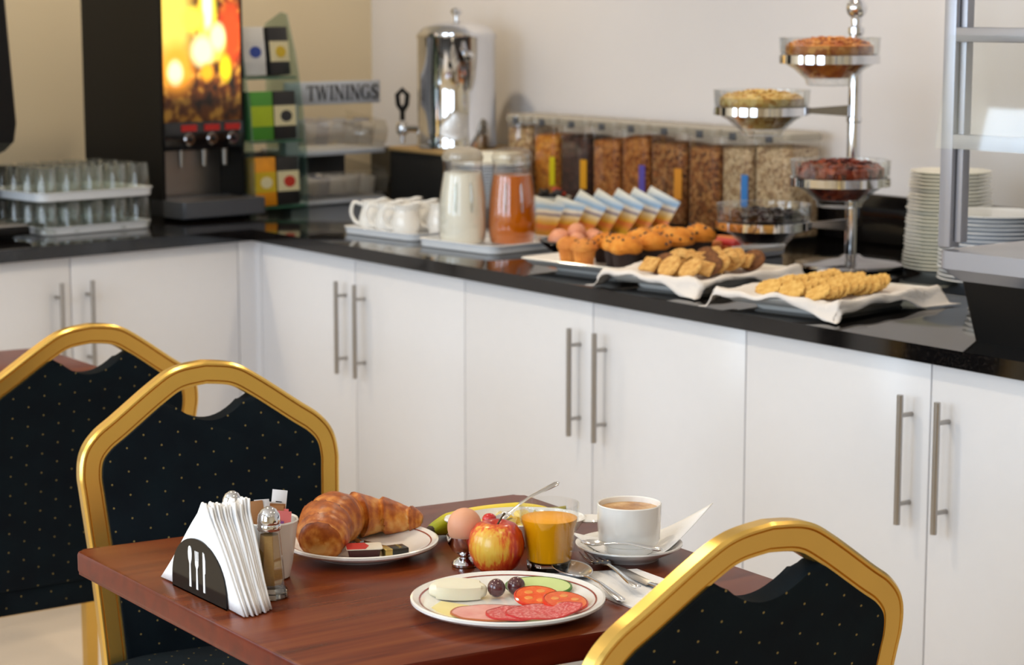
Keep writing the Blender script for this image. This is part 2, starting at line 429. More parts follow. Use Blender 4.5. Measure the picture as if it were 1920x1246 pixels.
# ---- juice dispenser
def panel_mat():
    m = bpy.data.materials.new('backlit_fruit'); m.use_nodes = True; nt = m.node_tree; b = nt.nodes['Principled BSDF']
    tc = nn(nt, 'ShaderNodeTexCoord'); sp = nn(nt, 'ShaderNodeSeparateXYZ'); nt.links.new(tc.outputs['Object'], sp.inputs[0])
    Y, Z = sp.outputs['Y'], sp.outputs['Z']
    no = nn(nt, 'ShaderNodeTexNoise'); no.inputs['Scale'].default_value = 26; no.inputs['Detail'].default_value = 5; nt.links.new(tc.outputs['Object'], no.inputs['Vector'])
    rr = ramp(nt, [(0.36, (26, 16, 12)), (0.52, (120, 60, 18)), (0.66, (226, 160, 60))]); nt.links.new(no.outputs['Fac'], rr.inputs[0])
    col = rr.outputs['Color']
    blobs = [(-0.10, 0.30, 0.075, 0.17, (226, 190, 80)), (-0.09, 0.15, 0.065, 0.085, (240, 150, 40)), (-0.095, 0.14, 0.03, 0.04, (255, 235, 170)),
             (0.10, 0.25, 0.05, 0.10, (224, 70, 24)), (0.02, 0.30, 0.035, 0.13, (255, 226, 60)), (0.02, 0.33, 0.02, 0.1, (255, 250, 190)),
             (-0.03, 0.29, 0.045, 0.04, (255, 222, 70)), (0.03, 0.22, 0.055, 0.055, (255, 220, 80)), (0.0, 0.20, 0.045, 0.05, (255, 240, 170)), (0.055, 0.24, 0.03, 0.045, (255, 244, 170)),
             (0.08, 0.15, 0.024, 0.045, (250, 205, 24)), (0.015, 0.14, 0.026, 0.03, (240, 160, 30))]
    for (y, z, ry, rz, c) in blobs:
        dy = M_(nt, 'DIVIDE', M_(nt, 'SUBTRACT', Y, y), ry); dz = M_(nt, 'DIVIDE', M_(nt, 'SUBTRACT', Z, z), rz)
        d = M_(nt, 'SQRT', M_(nt, 'ADD', M_(nt, 'MULTIPLY', dy, dy), M_(nt, 'MULTIPLY', dz, dz)))
        mr = nn(nt, 'ShaderNodeMapRange'); mr.inputs['From Min'].default_value = 1.10; mr.inputs['From Max'].default_value = 0.55
        nt.links.new(d, mr.inputs['Value'])
        mx = nn(nt, 'ShaderNodeMix', data_type='RGBA'); nt.links.new(mr.outputs[0], mx.inputs['Factor']); nt.links.new(col, mx.inputs['A']); mx.inputs['B'].default_value = (*S(c), 1)
        col = mx.outputs['Result']
    # the print is dark below the fruit
    fade = nn(nt, 'ShaderNodeMapRange'); fade.inputs['From Min'].default_value = 0.06; fade.inputs['From Max'].default_value = 0.13; fade.inputs['To Min'].default_value = 0.12
    nt.links.new(Z, fade.inputs['Value'])
    nt.links.new(col, b.inputs['Emission Color']); nt.links.new(M_(nt, 'MULTIPLY', fade.outputs[0], 1.9), b.inputs['Emission Strength'])
    b.inputs['Base Color'].default_value = (0.02, 0.015, 0.012, 1); b.inputs['Roughness'].default_value = 0.15
    MATS['backlit_fruit'] = m
panel_mat()
JX, JY0, JY1 = -0.345, -0.062, 0.226
t = thing('juice_dispenser', 'tall black juice dispenser with a glowing fruit picture and three red-labelled taps', 'juice dispenser', L(JX-0.2, (JY0+JY1)/2, CT), PHI)
hw = (JY1-JY0)/2
bm = NB(); box(bm, -0.2, 0.20, -hw, hw, 0.195, 0.86, 0.0); box(bm, -0.2, 0.09, -hw, hw, 0.0, 0.195, 0.0); box(bm, 0.09, 0.20, -hw, -hw+0.010, 0.0, 0.195); box(bm, 0.09, 0.20, hw-0.01, hw, 0.0, 0.195)
obj('body', bm, 'black_plastic', t)
p = obj('picture_panel', B(0.0, 0.004, -hw+0.010, hw-0.012, 0.0, 0.56), 'backlit_fruit', t, (0.199, 0, 0.275)); p['label'] = 'backlit picture of fruit'
obj('backsplash', B(0.09, 0.094, -hw+0.011, hw-0.011, 0.03, 0.196), 'steel', t)
ctl = obj('control_strip', B(0.2, 0.206, -hw+0.006, hw-0.006, 0.195, 0.275, 0.002), 'black_gloss', t)
for k, yy in enumerate((-0.055, 0.025, 0.098)):
    s = obj('tap_label', B(0.206, 0.209, yy-0.026, yy+0.026, 0.249, 0.267), 'signal_red', t)
    kn = obj('push_button', lathe(NB(), [(0.019, 0), (0.019, 0.004), (0.015, 0.008), (0.009, 0.008), (0.008, 0.004)], 20), 'chrome_dark', t, (0.205, yy, 0.226), (0, PI/2, 0))
    obj('button_cap', lathe(NB(), [(0.0085, 0), (0.008, 0.012), (0.003, 0.013)], 14), 'black_gloss', kn)
    obj('nozzle', TU([(0.165, yy, 0.20), (0.165, yy, 0.145)], [0.010, 0.008], 12), 'steel', t)
dtr = obj('drip_tray', rloft([(0.085, hw-.002, .01, 0), (0.088, hw, .012, .004), (0.088, hw, .012, .048), (0.083, hw-.006, .01, .048), (0.081, hw-.008, .01, .042)]), 'grey_dark', t, (0.215, 0, 0.008))
bm = NB()
for i in range(11): box(bm, -0.08+i*0.0155, -0.073+i*0.0155, -hw+0.008, hw-0.008, 0.041, 0.046)
obj('grille', bm, 'steel', dtr)

# ---- glass shelf unit of tea boxes
SX, SY = -0.40, 0.330
t = thing('tea_shelf', 'small glass shelf unit with curved green-edged sides holding tea boxes', 'shelf', L(SX, SY, CT), PHI)
side = [(-0.10, 0.0), (0.095, 0.0), (0.092, 0.15), (0.075, 0.32), (0.045, 0.46), (0.005, 0.58), (-0.02, 0.585), (-0.10, 0.55)]
for yy in (-0.10, 0.094): obj('side_panel', PR(side, yy, yy+0.006, 0.0, 2, 'XZ'), 'glass_green', t)
for zz, xf in ((0.012, 0.085), (0.205, 0.075), (0.39, 0.05)):
    s = obj('shelf', B(-0.10, xf, -0.094, 0.094, zz, zz+0.006), 'glass_green', t)
    obj('shelf_edge', B(xf, xf+0.002, -0.094, 0.094, zz, zz+0.0062), mat('edge_green', (58, 104, 84), 0.2), s)
def tea_box(label, x, y, z, cols, lean=0.0, rz=0.0):
    t = thing('tea_box', label, 'tea box', L(SX+x, SY+y, CT+z+0.06*math.sin(lean)-0.0005), PHI+rz, 'tea boxes on the glass shelves')
    t.rotation_euler = (0, -lean, PHI+rz)
    w, d, h = 0.080, 0.06, 0.142
    base, band, pic = cols
    obj('carton', B(-d, 0, -w/2, w/2, 0, h, 0.001), base, t)
    obj('front_label', B(0, 0.0008, -w/2, w/2, h*0.28, h*0.70) if band else B(0, 0.0008, -w/2+.004, w/2-.004, h*.1, h*.9), band or pic, t)
    if pic and band:
        bm = LA([(0.0, 0), (0.017, 0.0), (0.017, 0.0012), (0.0, 0.0014)], 20, scale=(1.0, 1.25))
        bmesh.ops.rotate(bm, cent=(0, 0, 0), matrix=Matrix.Rotation(PI/2, 3, 'Y'), verts=bm.verts)
        bmesh.ops.translate(bm, vec=(0.0006, 0.004, h*0.48), verts=bm.verts)
        obj('emblem', bm, pic, t)
    return t
for n_, c_ in (('tb_black', (26, 24, 24)), ('tb_cream', (226, 214, 170)), ('tb_yellow', (212, 178, 30)), ('tb_green', (70, 140, 40)), ('tb_lime', (170, 190, 20)), ('tb_blue', (40, 66, 150)),
               ('tb_white', (214, 212, 208)), ('tb_orange', (232, 150, 20)), ('tb_red', (196, 50, 30)), ('tb_dark', (40, 40, 40))): mat(n_, c_, 0.5)
for x, y, z, cols, lab, rz in ((0.045, -0.050, 0.396, ('tb_white', 'tb_white', 'tb_blue'), 'white tea box with blue picture on the top glass shelf', 0), (0.040, 0.048, 0.396, ('tb_black', 'tb_cream', 'tb_yellow'), 'black tea box with cream label and yellow-green fruit, top glass shelf', 0.15),
                               (0.070, -0.046, 0.211, ('tb_green', 'tb_lime', 'tb_lime'), 'green and lime tea box on the middle glass shelf', 0), (0.068, 0.040, 0.211, ('tb_black', 'tb_cream', 'tb_dark'), 'black tea box with cream label and dark oval, middle glass shelf', 0),
                               (0.080, -0.046, 0.018, ('tb_orange', 'tb_yellow', 'tb_cream'), 'yellow and orange tea box on the lowest glass shelf', 0), (0.078, 0.041, 0.018, ('tb_black', 'tb_cream', 'tb_red'), 'black tea box with cream label and red mark, lowest glass shelf', 0)):
    tea_box(lab, x, y, z, cols, 0.05 if z < 0.3 else 0.10, rz)

# ---- grey tea-bag stand with header
KX, KY = -0.50, 0.645
t = thing('teabag_stand', 'grey countertop tea stand with lettered header and two clear sachet bins', 'display stand', L(KX, KY, CT), PHI)
obj('header', B(0.06, 0.068, -0.200, 0.175, 0.305, 0.375, 0.002), 'grey_plastic', t)
def stroke(bm, pts, ws, d=0.0008):
    """a flat pen stroke through pts, ws wide across"""
    n = len(pts); rings = []
    for i in range(n):
        (x0, y0), (x1, y1) = pts[max(i-1, 0)], pts[min(i+1, n-1)]
        l = math.hypot(x1-x0, y1-y0) or 1; nx, ny = -(y1-y0)/l, (x1-x0)/l; w = ws[i]/2
        x, y = pts[i]; rings.append([(0, x+nx*w, y+ny*w), (0, x-nx*w, y-ny*w), (d, x-nx*w, y-ny*w), (d, x+nx*w, y+ny*w)])
    loft(bm, rings)
def serif_word(word, height, width):
    def rect(x0, x1, y0, y1): return ([(x0, (y0+y1)/2), (x1, (y0+y1)/2)], [y1-y0]*2)
    G = [(0.42+0.34*math.cos(a), 0.5+0.46*math.sin(a)) for a in [math.radians(40+280*k/20) for k in range(21)]]
    Sp = catmull([(0.58, 0.80, 0), (0.36, 0.95, 0), (0.14, 0.78, 0), (0.20, 0.60, 0), (0.46, 0.44, 0), (0.56, 0.24, 0), (0.34, 0.05, 0), (0.08, 0.20, 0)], 4); Sp = [(v.x, v.y) for v in Sp]
    ch = {'T': (0.74, [rect(0.0, 0.70, 0.92, 1.0), ([(0.35, 0.0), (0.35, 0.95)], [0.17, 0.17]), rect(0.18, 0.52, 0.0, 0.06), ([(0.03, 0.74), (0.03, 0.95)], [0.06, 0.06]), ([(0.67, 0.74), (0.67, 0.95)], [0.06, 0.06])]),
          'W': (1.14, [([(0.12, 1.0), (0.34, 0.0)], [0.17, 0.15]), ([(0.34, 0.0), (0.52, 0.95)], [0.07, 0.06]), ([(0.54, 1.0), (0.76, 0.0)], [0.17, 0.15]), ([(0.76, 0.0), (0.98, 1.0)], [0.07, 0.06]), rect(0.0, 0.27, 0.94, 1.0), rect(0.42, 0.66, 0.94, 1.0), rect(0.86, 1.09, 0.94, 1.0)]),
          'I': (0.42, [([(0.19, 0.0), (0.19, 1.0)], [0.17, 0.17]), rect(0.02, 0.36, 0.0, 0.06), rect(0.02, 0.36, 0.94, 1.0)]),
          'N': (0.92, [([(0.13, 0.0), (0.13, 1.0)], [0.07, 0.07]), ([(0.13, 1.0), (0.72, 0.0)], [0.17, 0.17]), ([(0.72, 0.0), (0.72, 1.0)], [0.07, 0.07]), rect(0.0, 0.26, 0.0, 0.06), rect(0.0, 0.2, 0.94, 1.0), rect(0.59, 0.86, 0.94, 1.0)]),
          'G': (0.88, [(G, [0.06+0.13*abs(math.cos(math.radians(40+280*k/20)))**1.5 for k in range(21)]), ([(0.68, 0.06), (0.68, 0.44)], [0.15, 0.15]), rect(0.54, 0.84, 0.41, 0.47)]),
          'S': (0.68, [(Sp, [0.06+0.12*math.sin(PI*k/(len(Sp)-1)) for k in range(len(Sp))]), ([(0.58, 0.72), (0.58, 0.97)], [0.05, 0.05]), ([(0.08, 0.03), (0.08, 0.28)], [0.05, 0.05])])}
    tot = sum(ch[c][0] for c in word); sx = width/tot; bm = NB(); x = -width/2
    for c in word:
        for pts, ws in ch[c][1]: stroke(bm, [(x+px*sx, (py-0.5)*height) for px, py in pts], [w*(height if abs(pts[0][1]-pts[-1][1]) < 1e-6 else sx) for w in ws])
        x += ch[c][0]*sx
    return bm
h = obj('header_lettering', serif_word('TWININGS', 0.046, 0.285), mat('ink_black', (30, 28, 30), 0.6), t, (0.0682, 0.026, 0.340)); h['label'] = 'black TWININGS lettering'
obj('side_post', B(0.03, 0.068, -0.200, -0.150, 0.0, 0.32, 0.002), 'grey_plastic', t)
obj('back_panel', B(-0.12, -0.11, -0.15, 0.175, 0.0, 0.165), 'grey_dark', t)
obj('base_plate', B(-0.12, 0.09, -0.200, 0.175, 0.0, 0.014, 0.003), 'grey_plastic', t)
obj('middle_plate', B(-0.12, 0.09, -0.15, 0.175, 0.150, 0.166, 0.003), 'grey_plastic', t)
for zz in (0.014, 0.166):
    bm = NB(); cp = catmull([(0.075, 0, 0.0), (0.10, 0, 0.02), (0.108, 0, 0.055), (0.095, 0, 0.085)], 5)
    prof = [(v.x, v.z) for v in cp] + [(v.x-0.003, v.z) for v in reversed(cp)]
    prism(bm, prof, -0.148, 0.172, 0, 2, 'XZ')
    for yy in (-0.15, 0.170): prism(bm, [(-0.1, 0), (0.075, 0), (0.10, 0.02), (0.108, 0.055), (0.095, 0.085), (-0.1, 0.11)], yy, yy+0.003, 0, 2, 'XZ')
    bmesh.ops.translate(bm, vec=(0, 0, zz), verts=bm.verts)
    obj('bin', bm, 'plastic_clear', t)
mat('sachet_paper', (232, 226, 220), 0.7, var=0.06); mat('sachet_grey', (204, 200, 204), 0.7, var=0.06); mat('sachet_blue', (60, 76, 140), 0.6)
def pillow(w, h, th, n=6, seal=0.15):
    bm = NB(); g = [[None]*(n+1) for _ in range(2*(n+1))]
    for s in (0, 1):
        for i in range(n+1):
            for j in range(n+1):
                u, v = i/n, j/n
                k = (math.sin(PI*u)*math.sin(PI*v))**0.6
                g[s*(n+1)+i][j] = bm.verts.new(((u-.5)*w, (1 if s else -1)*k*th/2, v*h))
    for s in (0, 1):
        for i in range(n):
            for j in range(n):
                a = [g[s*(n+1)+i][j], g[s*(n+1)+i+1][j], g[s*(n+1)+i+1][j+1], g[s*(n+1)+i][j+1]]
                bm.faces.new(a if s else a[::-1])
    bmesh.ops.remove_doubles(bm, verts=bm.verts, dist=1e-6)
    return bm
sm = finish(pillow(0.060, 0.070, 0.014, 5)); sm.materials.append(M('sachet_paper')); sm2 = sm.copy(); sm2.materials.clear(); sm2.materials.append(M('sachet_grey'))
sm3 = sm.copy(); sm3.materials.clear(); sm3.materials.append(M('sachet_blue'))
for lvl, (zz, hh) in enumerate(((0.018, 0.05), (0.170, 0.062))):
    for k in range(15):
        row = k % 3; y = -0.106 + (k//3)*0.0585 + R.uniform(-.002, .002)
        mesh = sm3 if (lvl == 0 and k in (4,)) else (sm2 if (k % 4 == 1) else sm)
        o = obj('tea_sachet', mesh, None, None, L(KX-0.035+row*0.042, KY+y, CT+zz+0.004+(0.022 if lvl else 0.008)*R.random()), (R.uniform(-.20, .20)+.18, R.uniform(-.20, .20), PHI+PI/2+R.uniform(-.22, .22)))
        o.scale = (1, 1, 1.0 if lvl else 0.8)
        lab = ('blue wrapped tea sachet lying in the lower clear bin' if mesh is sm3 else 'pale wrapped tea sachet heaped in the %s clear bin' % ('upper' if lvl else 'lower'))
        tag(o, lab, 'sachet', 'tea sachets in the %s bin' % ('upper' if lvl else 'lower'))

# ================================================================== the corner
# ---- plinth box and water urn
t = thing('box_plinth', 'black box with a thin tan wooden top carrying the water urn', 'plinth', (-0.39, 0.932, CT), 0)
obj('body', B(-0.14, 0.20, -0.16, 0.14, 0.0, 0.155, 0.002), mat('matt_black', (9, 9, 9), 0.7), t)
obj('top_board', B(-0.145, 0.205, -0.165, 0.165, 0.155, 0.168, 0.002), mat('tan_board', (178, 146, 96), 0.6, var=0.1), t)
UZ = CT+0.168
t = thing('water_urn', 'polished steel hot water urn with domed lid and black lever tap', 'urn', (-0.350, 0.905, UZ), 0)
ub = obj('tank', LA([(0.118, 0.0), (0.124, 0.004), (0.124, 0.05), (0.1215, 0.055), (0.1215, 0.335), (0.125, 0.34), (0.125, 0.348), (0.10, 0.35)], 56), 'chrome', t)
ld = obj('lid', LA([(0.120, 0.348), (0.120, 0.353), (0.102, 0.372), (0.06, 0.385), (0.02, 0.39)], 48), 'chrome', t)
obj('knob', LA([(0.007, 0.388), (0.007, 0.405), (0.017, 0.414), (0.019, 0.421), (0.012, 0.428), (0.0, 0.429)], 20), 'chrome', ld)
d1 = Vector((-0.86, -0.50, 0)).normalized()
tp = obj('tap', TU([d1*0.115+Vector((0, 0, 0.055)), d1*0.175+Vector((0, 0, 0.055))], 0.011, 14), 'chrome', t)
obj('tap_body', LA([(0.008, -0.045), (0.009, -0.02), (0.018, -0.015), (0.021, 0.0), (0.018, 0.016), (0.014, 0.022)], 20, tuple(d1*0.19+Vector((0, 0, 0.055)))), 'chrome', tp)
c = d1*0.19+Vector((0, 0, 0.08)); rr = Vector((0.577, 0.817, 0))
obj('lever', TU([c, c+Vector((0, 0, .03)), c+rr*-0.013+Vector((0, 0, .05)), c+rr*-0.016+Vector((0, 0, .08)), c+Vector((0, 0, .096)), c+rr*0.016+Vector((0, 0, .08)), c+rr*0.013+Vector((0, 0, .05)), c+Vector((0, 0, .03))], 0.0085, 8), 'black_plastic', tp)
d2 = Vector((0.80, -0.30, 0)).normalized()
hd_ = obj('side_handle', TU([d2*0.118+Vector((0, 0, 0.285)), d2*0.148+Vector((0, 0, 0.285))], 0.008, 10), 'chrome_dark', t)
obj('handle_ball', LA([(0.0, -0.017), (0.012, -0.012), (0.017, 0), (0.012, 0.012), (0.0, 0.017)], 16, tuple(d2*0.158+Vector((0, 0, 0.285)))), 'chrome', hd_)

# ---- plates: a shared low dish mesh
def plate_mesh(rad, h, th=0.004, seg=44):
    return finish(lathe(NB(), [(rad*0.55, 0), (rad*0.58, 0.0), (rad*0.62, h*0.25), (rad*0.98, h-0.001), (rad, h), (rad*0.985, h+th*.5), (rad*0.62, h*0.25+th), (0.0, h*.25+th*.9)], seg), 40)
pm_big = plate_mesh(0.118, 0.016); pm_big.materials.append(M('white_china_cool'))
pm_mid = plate_mesh(0.104, 0.016); pm_mid.materials.append(M('cream_china'))
def stack(n, cx_, cy_, z0, dz, mesh, name, label, cat, group, grow=0.0, jit=0.0015):
    for k in range(n):
        o = obj(name, mesh, None, None, (cx_+R.uniform(-jit, jit), cy_+R.uniform(-jit, jit), z0+k*dz))
        s = 1.0 - grow*k/n; o.scale = (s, s, 1)
        tag(o, label if 0 < k < n-1 else label.replace(' in the ', ', %s of the ' % ('topmost' if k else 'lowest'), 1), cat, group)
stack(15, -0.070, 0.835, CT, 0.0088, pm_big, 'plate', 'white plate in the stack behind the milk carafe', 'plate', 'plates stacked behind the carafes')
t = tag(obj('butter_dish', rloft([(0.062, 0.05, .012, 0), (0.068, 0.056, .014, .006), (0.064, 0.052, .02, .028), (0.05, 0.04, .02, .034)]), 'cream_china', None, (-0.045, 0.85, CT+0.0088*15+0.010), (0, 0, 0.4)), 'white lidded dish resting on the plate stack behind the carafes', 'dish')

# ================================================================== on the long run
# ---- creamers on a tray
CRX, CRY = 0.385, 0.235
tray('serving_tray', 'small white tray carrying the white cream jugs', (CRX+0.02, CRY, CT), 0.12, 0.155, 0.105, 0.020, 'white_china_cool')
def creamer():
    t = thing('cream_jug', 'small white china cream jug with handle, in the cluster on its tray', 'jug', group='white cream jugs on the tray')
    bm = lathe(NB(), [(0.024, 0), (0.028, 0.003), (0.036, 0.02), (0.037, 0.035), (0.030, 0.058), (0.027, 0.068), (0.031, 0.082), (0.028, 0.082), (0.024, 0.068), (0.026, 0.055), (0.030, 0.03), (0.0, 0.012)], 28)
    for v in bm.verts:
        if v.co.z > 0.06 and v.co.x > 0.012: v.co.x += (v.co.z-0.06)*0.6; v.co.z += (v.co.z-0.06)*0.25
    obj('body', bm, 'white_china', t)
    obj('handle', TU(catmull([(-0.026, 0, 0.07), (-0.05, 0, 0.076), (-0.058, 0, 0.05), (-0.048, 0, 0.026), (-0.033, 0, 0.02)], 5), 0.0048, 8), 'white_china', t)
    return t
cj = creamer()
for k, (dx, dy, rz) in enumerate(((-0.078, -0.042, 0.92), (0.002, -0.042, 0.98), (0.082, -0.040, 0.95), (-0.050, 0.048, 1.0), (0.027, 0.051, 0.93), (0.105, 0.054, 0.96))):
    o = cj if k == 0 else dup(cj)
    o.location = (CRX+dx, CRY+dy, CT+0.0055); o.rotation_euler = (0, 0, rz)
# ---- carafes on a tray
tray('serving_tray', 'white tray under the milk and apple juice carafes', (0.775, 0.262, CT), 0.12, 0.150, 0.138, 0.022, 'white_china_cool')
mat('milk', (250, 245, 230), 0.35); 
m = mat('apple_juice', (196, 98, 0), 0.15, coat=0.3, var=0.12, vscale=14)
def carafe(name, label, loc, liquid, liqname, level, rz):
    t = thing(name, label, 'carafe', loc, rz, None)
    prof = [(0.046, 0.0), (0.056, 0.004), (0.062, 0.03), (0.0625, 0.06), (0.060, 0.11), (0.055, 0.15), (0.050, 0.18), (0.049, 0.20), (0.051, 0.213)]
    def rad(z):
        for (r0, z0), (r1, z1) in zip(prof, prof[1:]):
            if z0 <= z <= z1: return r0+(r1-r0)*(z-z0)/(z1-z0)
        return prof[-1][0]
    bm = lathe(NB(), prof, 40, cap1=False)
    for v in bm.verts:
        if v.co.z > 0.19 and v.co.x > 0.02: v.co.x += (v.co.z-0.19)*0.5
    obj('glass_body', bm, 'glass', t)
    zs = [0.006+ (level-0.006)*k/10 for k in range(11)]
    l_ = obj(liqname, LA([(rad(z)-0.003, z) for z in zs] + [(0.0, level)], 36), liquid, t)
    obj('lid', LA([(0.051, 0.212), (0.053, 0.220), (0.047, 0.236), (0.030, 0.244), (0.0, 0.246)], 32), 'lid_clear' if liqname == 'milk' else 'plastic_clear', t)
    for s in (-1, 1):     # moulded vertical grip marks
        obj('rib', TU([(rad(z)*math.cos(.35*s), rad(z)*math.sin(.35*s), z) for z in (0.085, 0.11, 0.14, 0.16)], [0.002, 0.004, 0.004, 0.002], 8), 'glass_far', t)
    return t
carafe('milk_carafe', 'glass carafe filled with milk beside the apple juice', (0.722, 0.205, CT+0.006), 'milk', 'milk', 0.182, -0.55)
t = carafe('juice_carafe', 'glass carafe of amber apple juice beside the milk', (0.800, 0.303, CT+0.006), 'apple_juice', 'apple_juice', 0.176, -0.55)
# ---- white pot of jam portions
t = thing('condiment_pot', 'white pot heaped with black and red portion packs behind the juice carafe', 'pot', (0.30, 0.80, CT), 0)
obj('pot', LA([(0.036, 0), (0.040, 0.003), (0.049, 0.06), (0.052, 0.068), (0.048, 0.068), (0.044, 0.058), (0.0, 0.055)], 32), 'cream_china', t)
pk = finish(B(-0.016, 0.016, -0.012, 0.012, 0, 0.010, 0.003)); pk.materials.append(M('tb_black')); pk2 = pk.copy(); pk2.materials.clear(); pk2.materials.append(M('tb_red'))
for k in range(16):
    a = k*2.4; r_ = 0.034*math.sqrt((k % 8)/8); red = k in (11, 14)
    o = obj('jam_portion', pk2 if red else pk, None, None, (0.30+r_*math.cos(a), 0.80+r_*math.sin(a), CT+0.0575+0.009*(k//6)), (R.uniform(-.4, .4), R.uniform(-.4, .4), R.uniform(0, 3)))
    tag(o, 'small %s portion pack heaped in the white pot' % ('red' if red else 'black'), 'portion pack', '%s portion packs in the white pot' % ('red' if red else 'black'))
# ---- cereal sachets leaning in a row
def packet_mat():
    m = bpy.data.materials.new('cereal_packet'); m.use_nodes = True; nt = m.node_tree; b = nt.nodes['Principled BSDF']
    tc = nn(nt, 'ShaderNodeTexCoord'); sp = nn(nt, 'ShaderNodeSeparateXYZ'); nt.links.new(tc.outputs['Object'], sp.inputs[0])
    no = nn(nt, 'ShaderNodeTexNoise'); no.inputs['Scale'].default_value = 30; nt.links.new(tc.outputs['Object'], no.inputs['Vector'])
    z = M_(nt, 'ADD', M_(nt, 'ADD', sp.outputs['Z'], M_(nt, 'MULTIPLY', sp.outputs['X'], -0.18)), M_(nt, 'MULTIPLY', no.outputs['Fac'], 0.012))
    r = ramp(nt, [(0.0, (228, 200, 120)), (0.10, (224, 168, 40)), (0.30, (230, 120, 60)), (0.36, (228, 168, 44)), (0.5, (236, 214, 170)), (0.56, (110, 96, 130)), (0.62, (236, 226, 210)), (0.72, (120, 166, 214)), (0.84, (214, 222, 226)), (1.0, (226, 224, 214))], 'LINEAR')
    nt.links.new(M_(nt, 'DIVIDE', z, 0.125), r.inputs[0]); nt.links.new(r.outputs[0], b.inputs['Base Color']); b.inputs['Roughness'].default_value = 0.35
    MATS['cereal_packet'] = m
packet_mat()
pk = finish(pillow(0.112, 0.105, 0.016, 8)); pk.materials.append(M('cereal_packet'))
for k in range(7):
    o = obj('cereal_packet', pk, None, None, (0.72+0.012*k+R.uniform(-.006, .006), 0.43+0.053*k, CT+(0.009 if k < 2 else 0.018)), (-0.42+R.uniform(-.05, .05), 0.16 if k < 2 else 0.34, 0.12+R.uniform(-.06, .06)))
    tag(o, 'blue, white and yellow snack packet at the end of the row by the juice carafe' if k == 0 else 'blue, white and yellow snack packet ending the row by the cereal containers' if k == 6 else 'blue, white and yellow snack packet leaning inside the row behind the muffins', 'packet', 'snack packets leaning in a row')
# ---- cereal keepers
cer = {'muesli': [(0.0, (140, 98, 60)), (0.4, (198, 158, 112)), (0.75, (226, 198, 152)), (1.0, (112, 70, 42))],
       'cornflakes': [(0.0, (172, 88, 14)), (0.5, (228, 138, 34)), (1.0, (244, 174, 72))],
       'chocolate': [(0.0, (46, 24, 18)), (0.6, (70, 38, 30)), (1.0, (92, 54, 44))],
       'branflakes': [(0.0, (120, 60, 16)), (0.5, (184, 106, 38)), (1.0, (216, 148, 76))],
       'granola': [(0.0, (98, 50, 20)), (0.5, (166, 100, 48)), (0.8, (210, 152, 92)), (1.0, (74, 36, 18))],
       'oats': [(0.0, (146, 112, 82)), (0.5, (204, 174, 136)), (1.0, (232, 210, 176))]}
for k_, st in cer.items(): speckle('cer_'+k_, st, 130 if k_ != 'chocolate' else 90, 0.6, 0.5)
KX_ = [-0.187, -0.048, 0.087, 0.243, 0.38, 0.513, 0.675, 0.815, 0.947, 1.101]
kinds = ['muesli', 'cornflakes', 'chocolate', 'branflakes', 'branflakes', 'granola', 'granola', 'oats', 'oats']
desc = ['pale muesli', 'golden cornflakes', 'dark chocolate cereal', 'brown bran flakes beside the chocolate cereal', 'brown bran flakes with a purple side label beyond', 'dark clustery granola beside the bran flakes', 'dark granola beside the pale oats', 'pale oat muesli behind the yellow-filled bowl', 'pale oat muesli with a blue label']
labcol = {0: (196, 198, 204), 1: (214, 196, 20), 2: (224, 160, 30), 4: (96, 84, 176), 5: (224, 150, 50), 7: (60, 130, 206)}
for i, kd in enumerate(kinds):
    x0, x1 = KX_[i]+0.004, KX_[i+1]-0.004; hx = (x1-x0)/2-0.003; hy = 0.062
    t = thing('cereal_container', 'tall clear cereal container of %s' % desc[i], 'container', ((x0+x1)/2, 1.030, CT), 0, 'cereal containers along the wall')
    obj('tub', loft(NB(), [rrect(hx*.95, hy*.95, .02, 0), rrect(hx, hy, .022, .006), rrect(hx, hy, .022, .262)], True, False), 'plastic_clear', t)
    ld = obj('lid', rloft([(hx+.003, hy+.003, .024, .256), (hx+.004, hy+.004, .025, .260), (hx+.004, hy+.004, .025, .274), (hx-.004, hy-.004, .02, .279)]), 'lid_clear', t)
    obj('latch', B(-.012, .012, -hy-.009, -hy-.002, .250, .270, .002), 'grey_dark', ld)
    if i in labcol: 
        lb = obj('label', B(hx*.55, hx*.985, -hy-.0012, -hy+.0002, .075, .16), mat('label_%d' % i, labcol[i], 0.5), t)
        lb['label'] = 'printed paper label'
    fz = 0.236 + R.uniform(-.012, .008)
    c_ = tag(obj('cereal', loft(NB(), [rrect(hx*.93, hy*.93, .018, 0.006), rrect(hx-.003, hy-.003, .02, .012), rrect(hx-.003, hy-.003, .02, fz-.008), rrect(hx*.6, hy*.6, .02, fz)]), 'cer_'+kd, None, ((x0+x1)/2, 1.030, CT)), 'loose %s filling its clear container' % desc[i].split(' with')[0].split(' beside')[0].split(' behind')[0] if i not in (4, 8, 6) else 'loose cereal filling the container of %s' % desc[i], 'cereal', None, 'stuff')
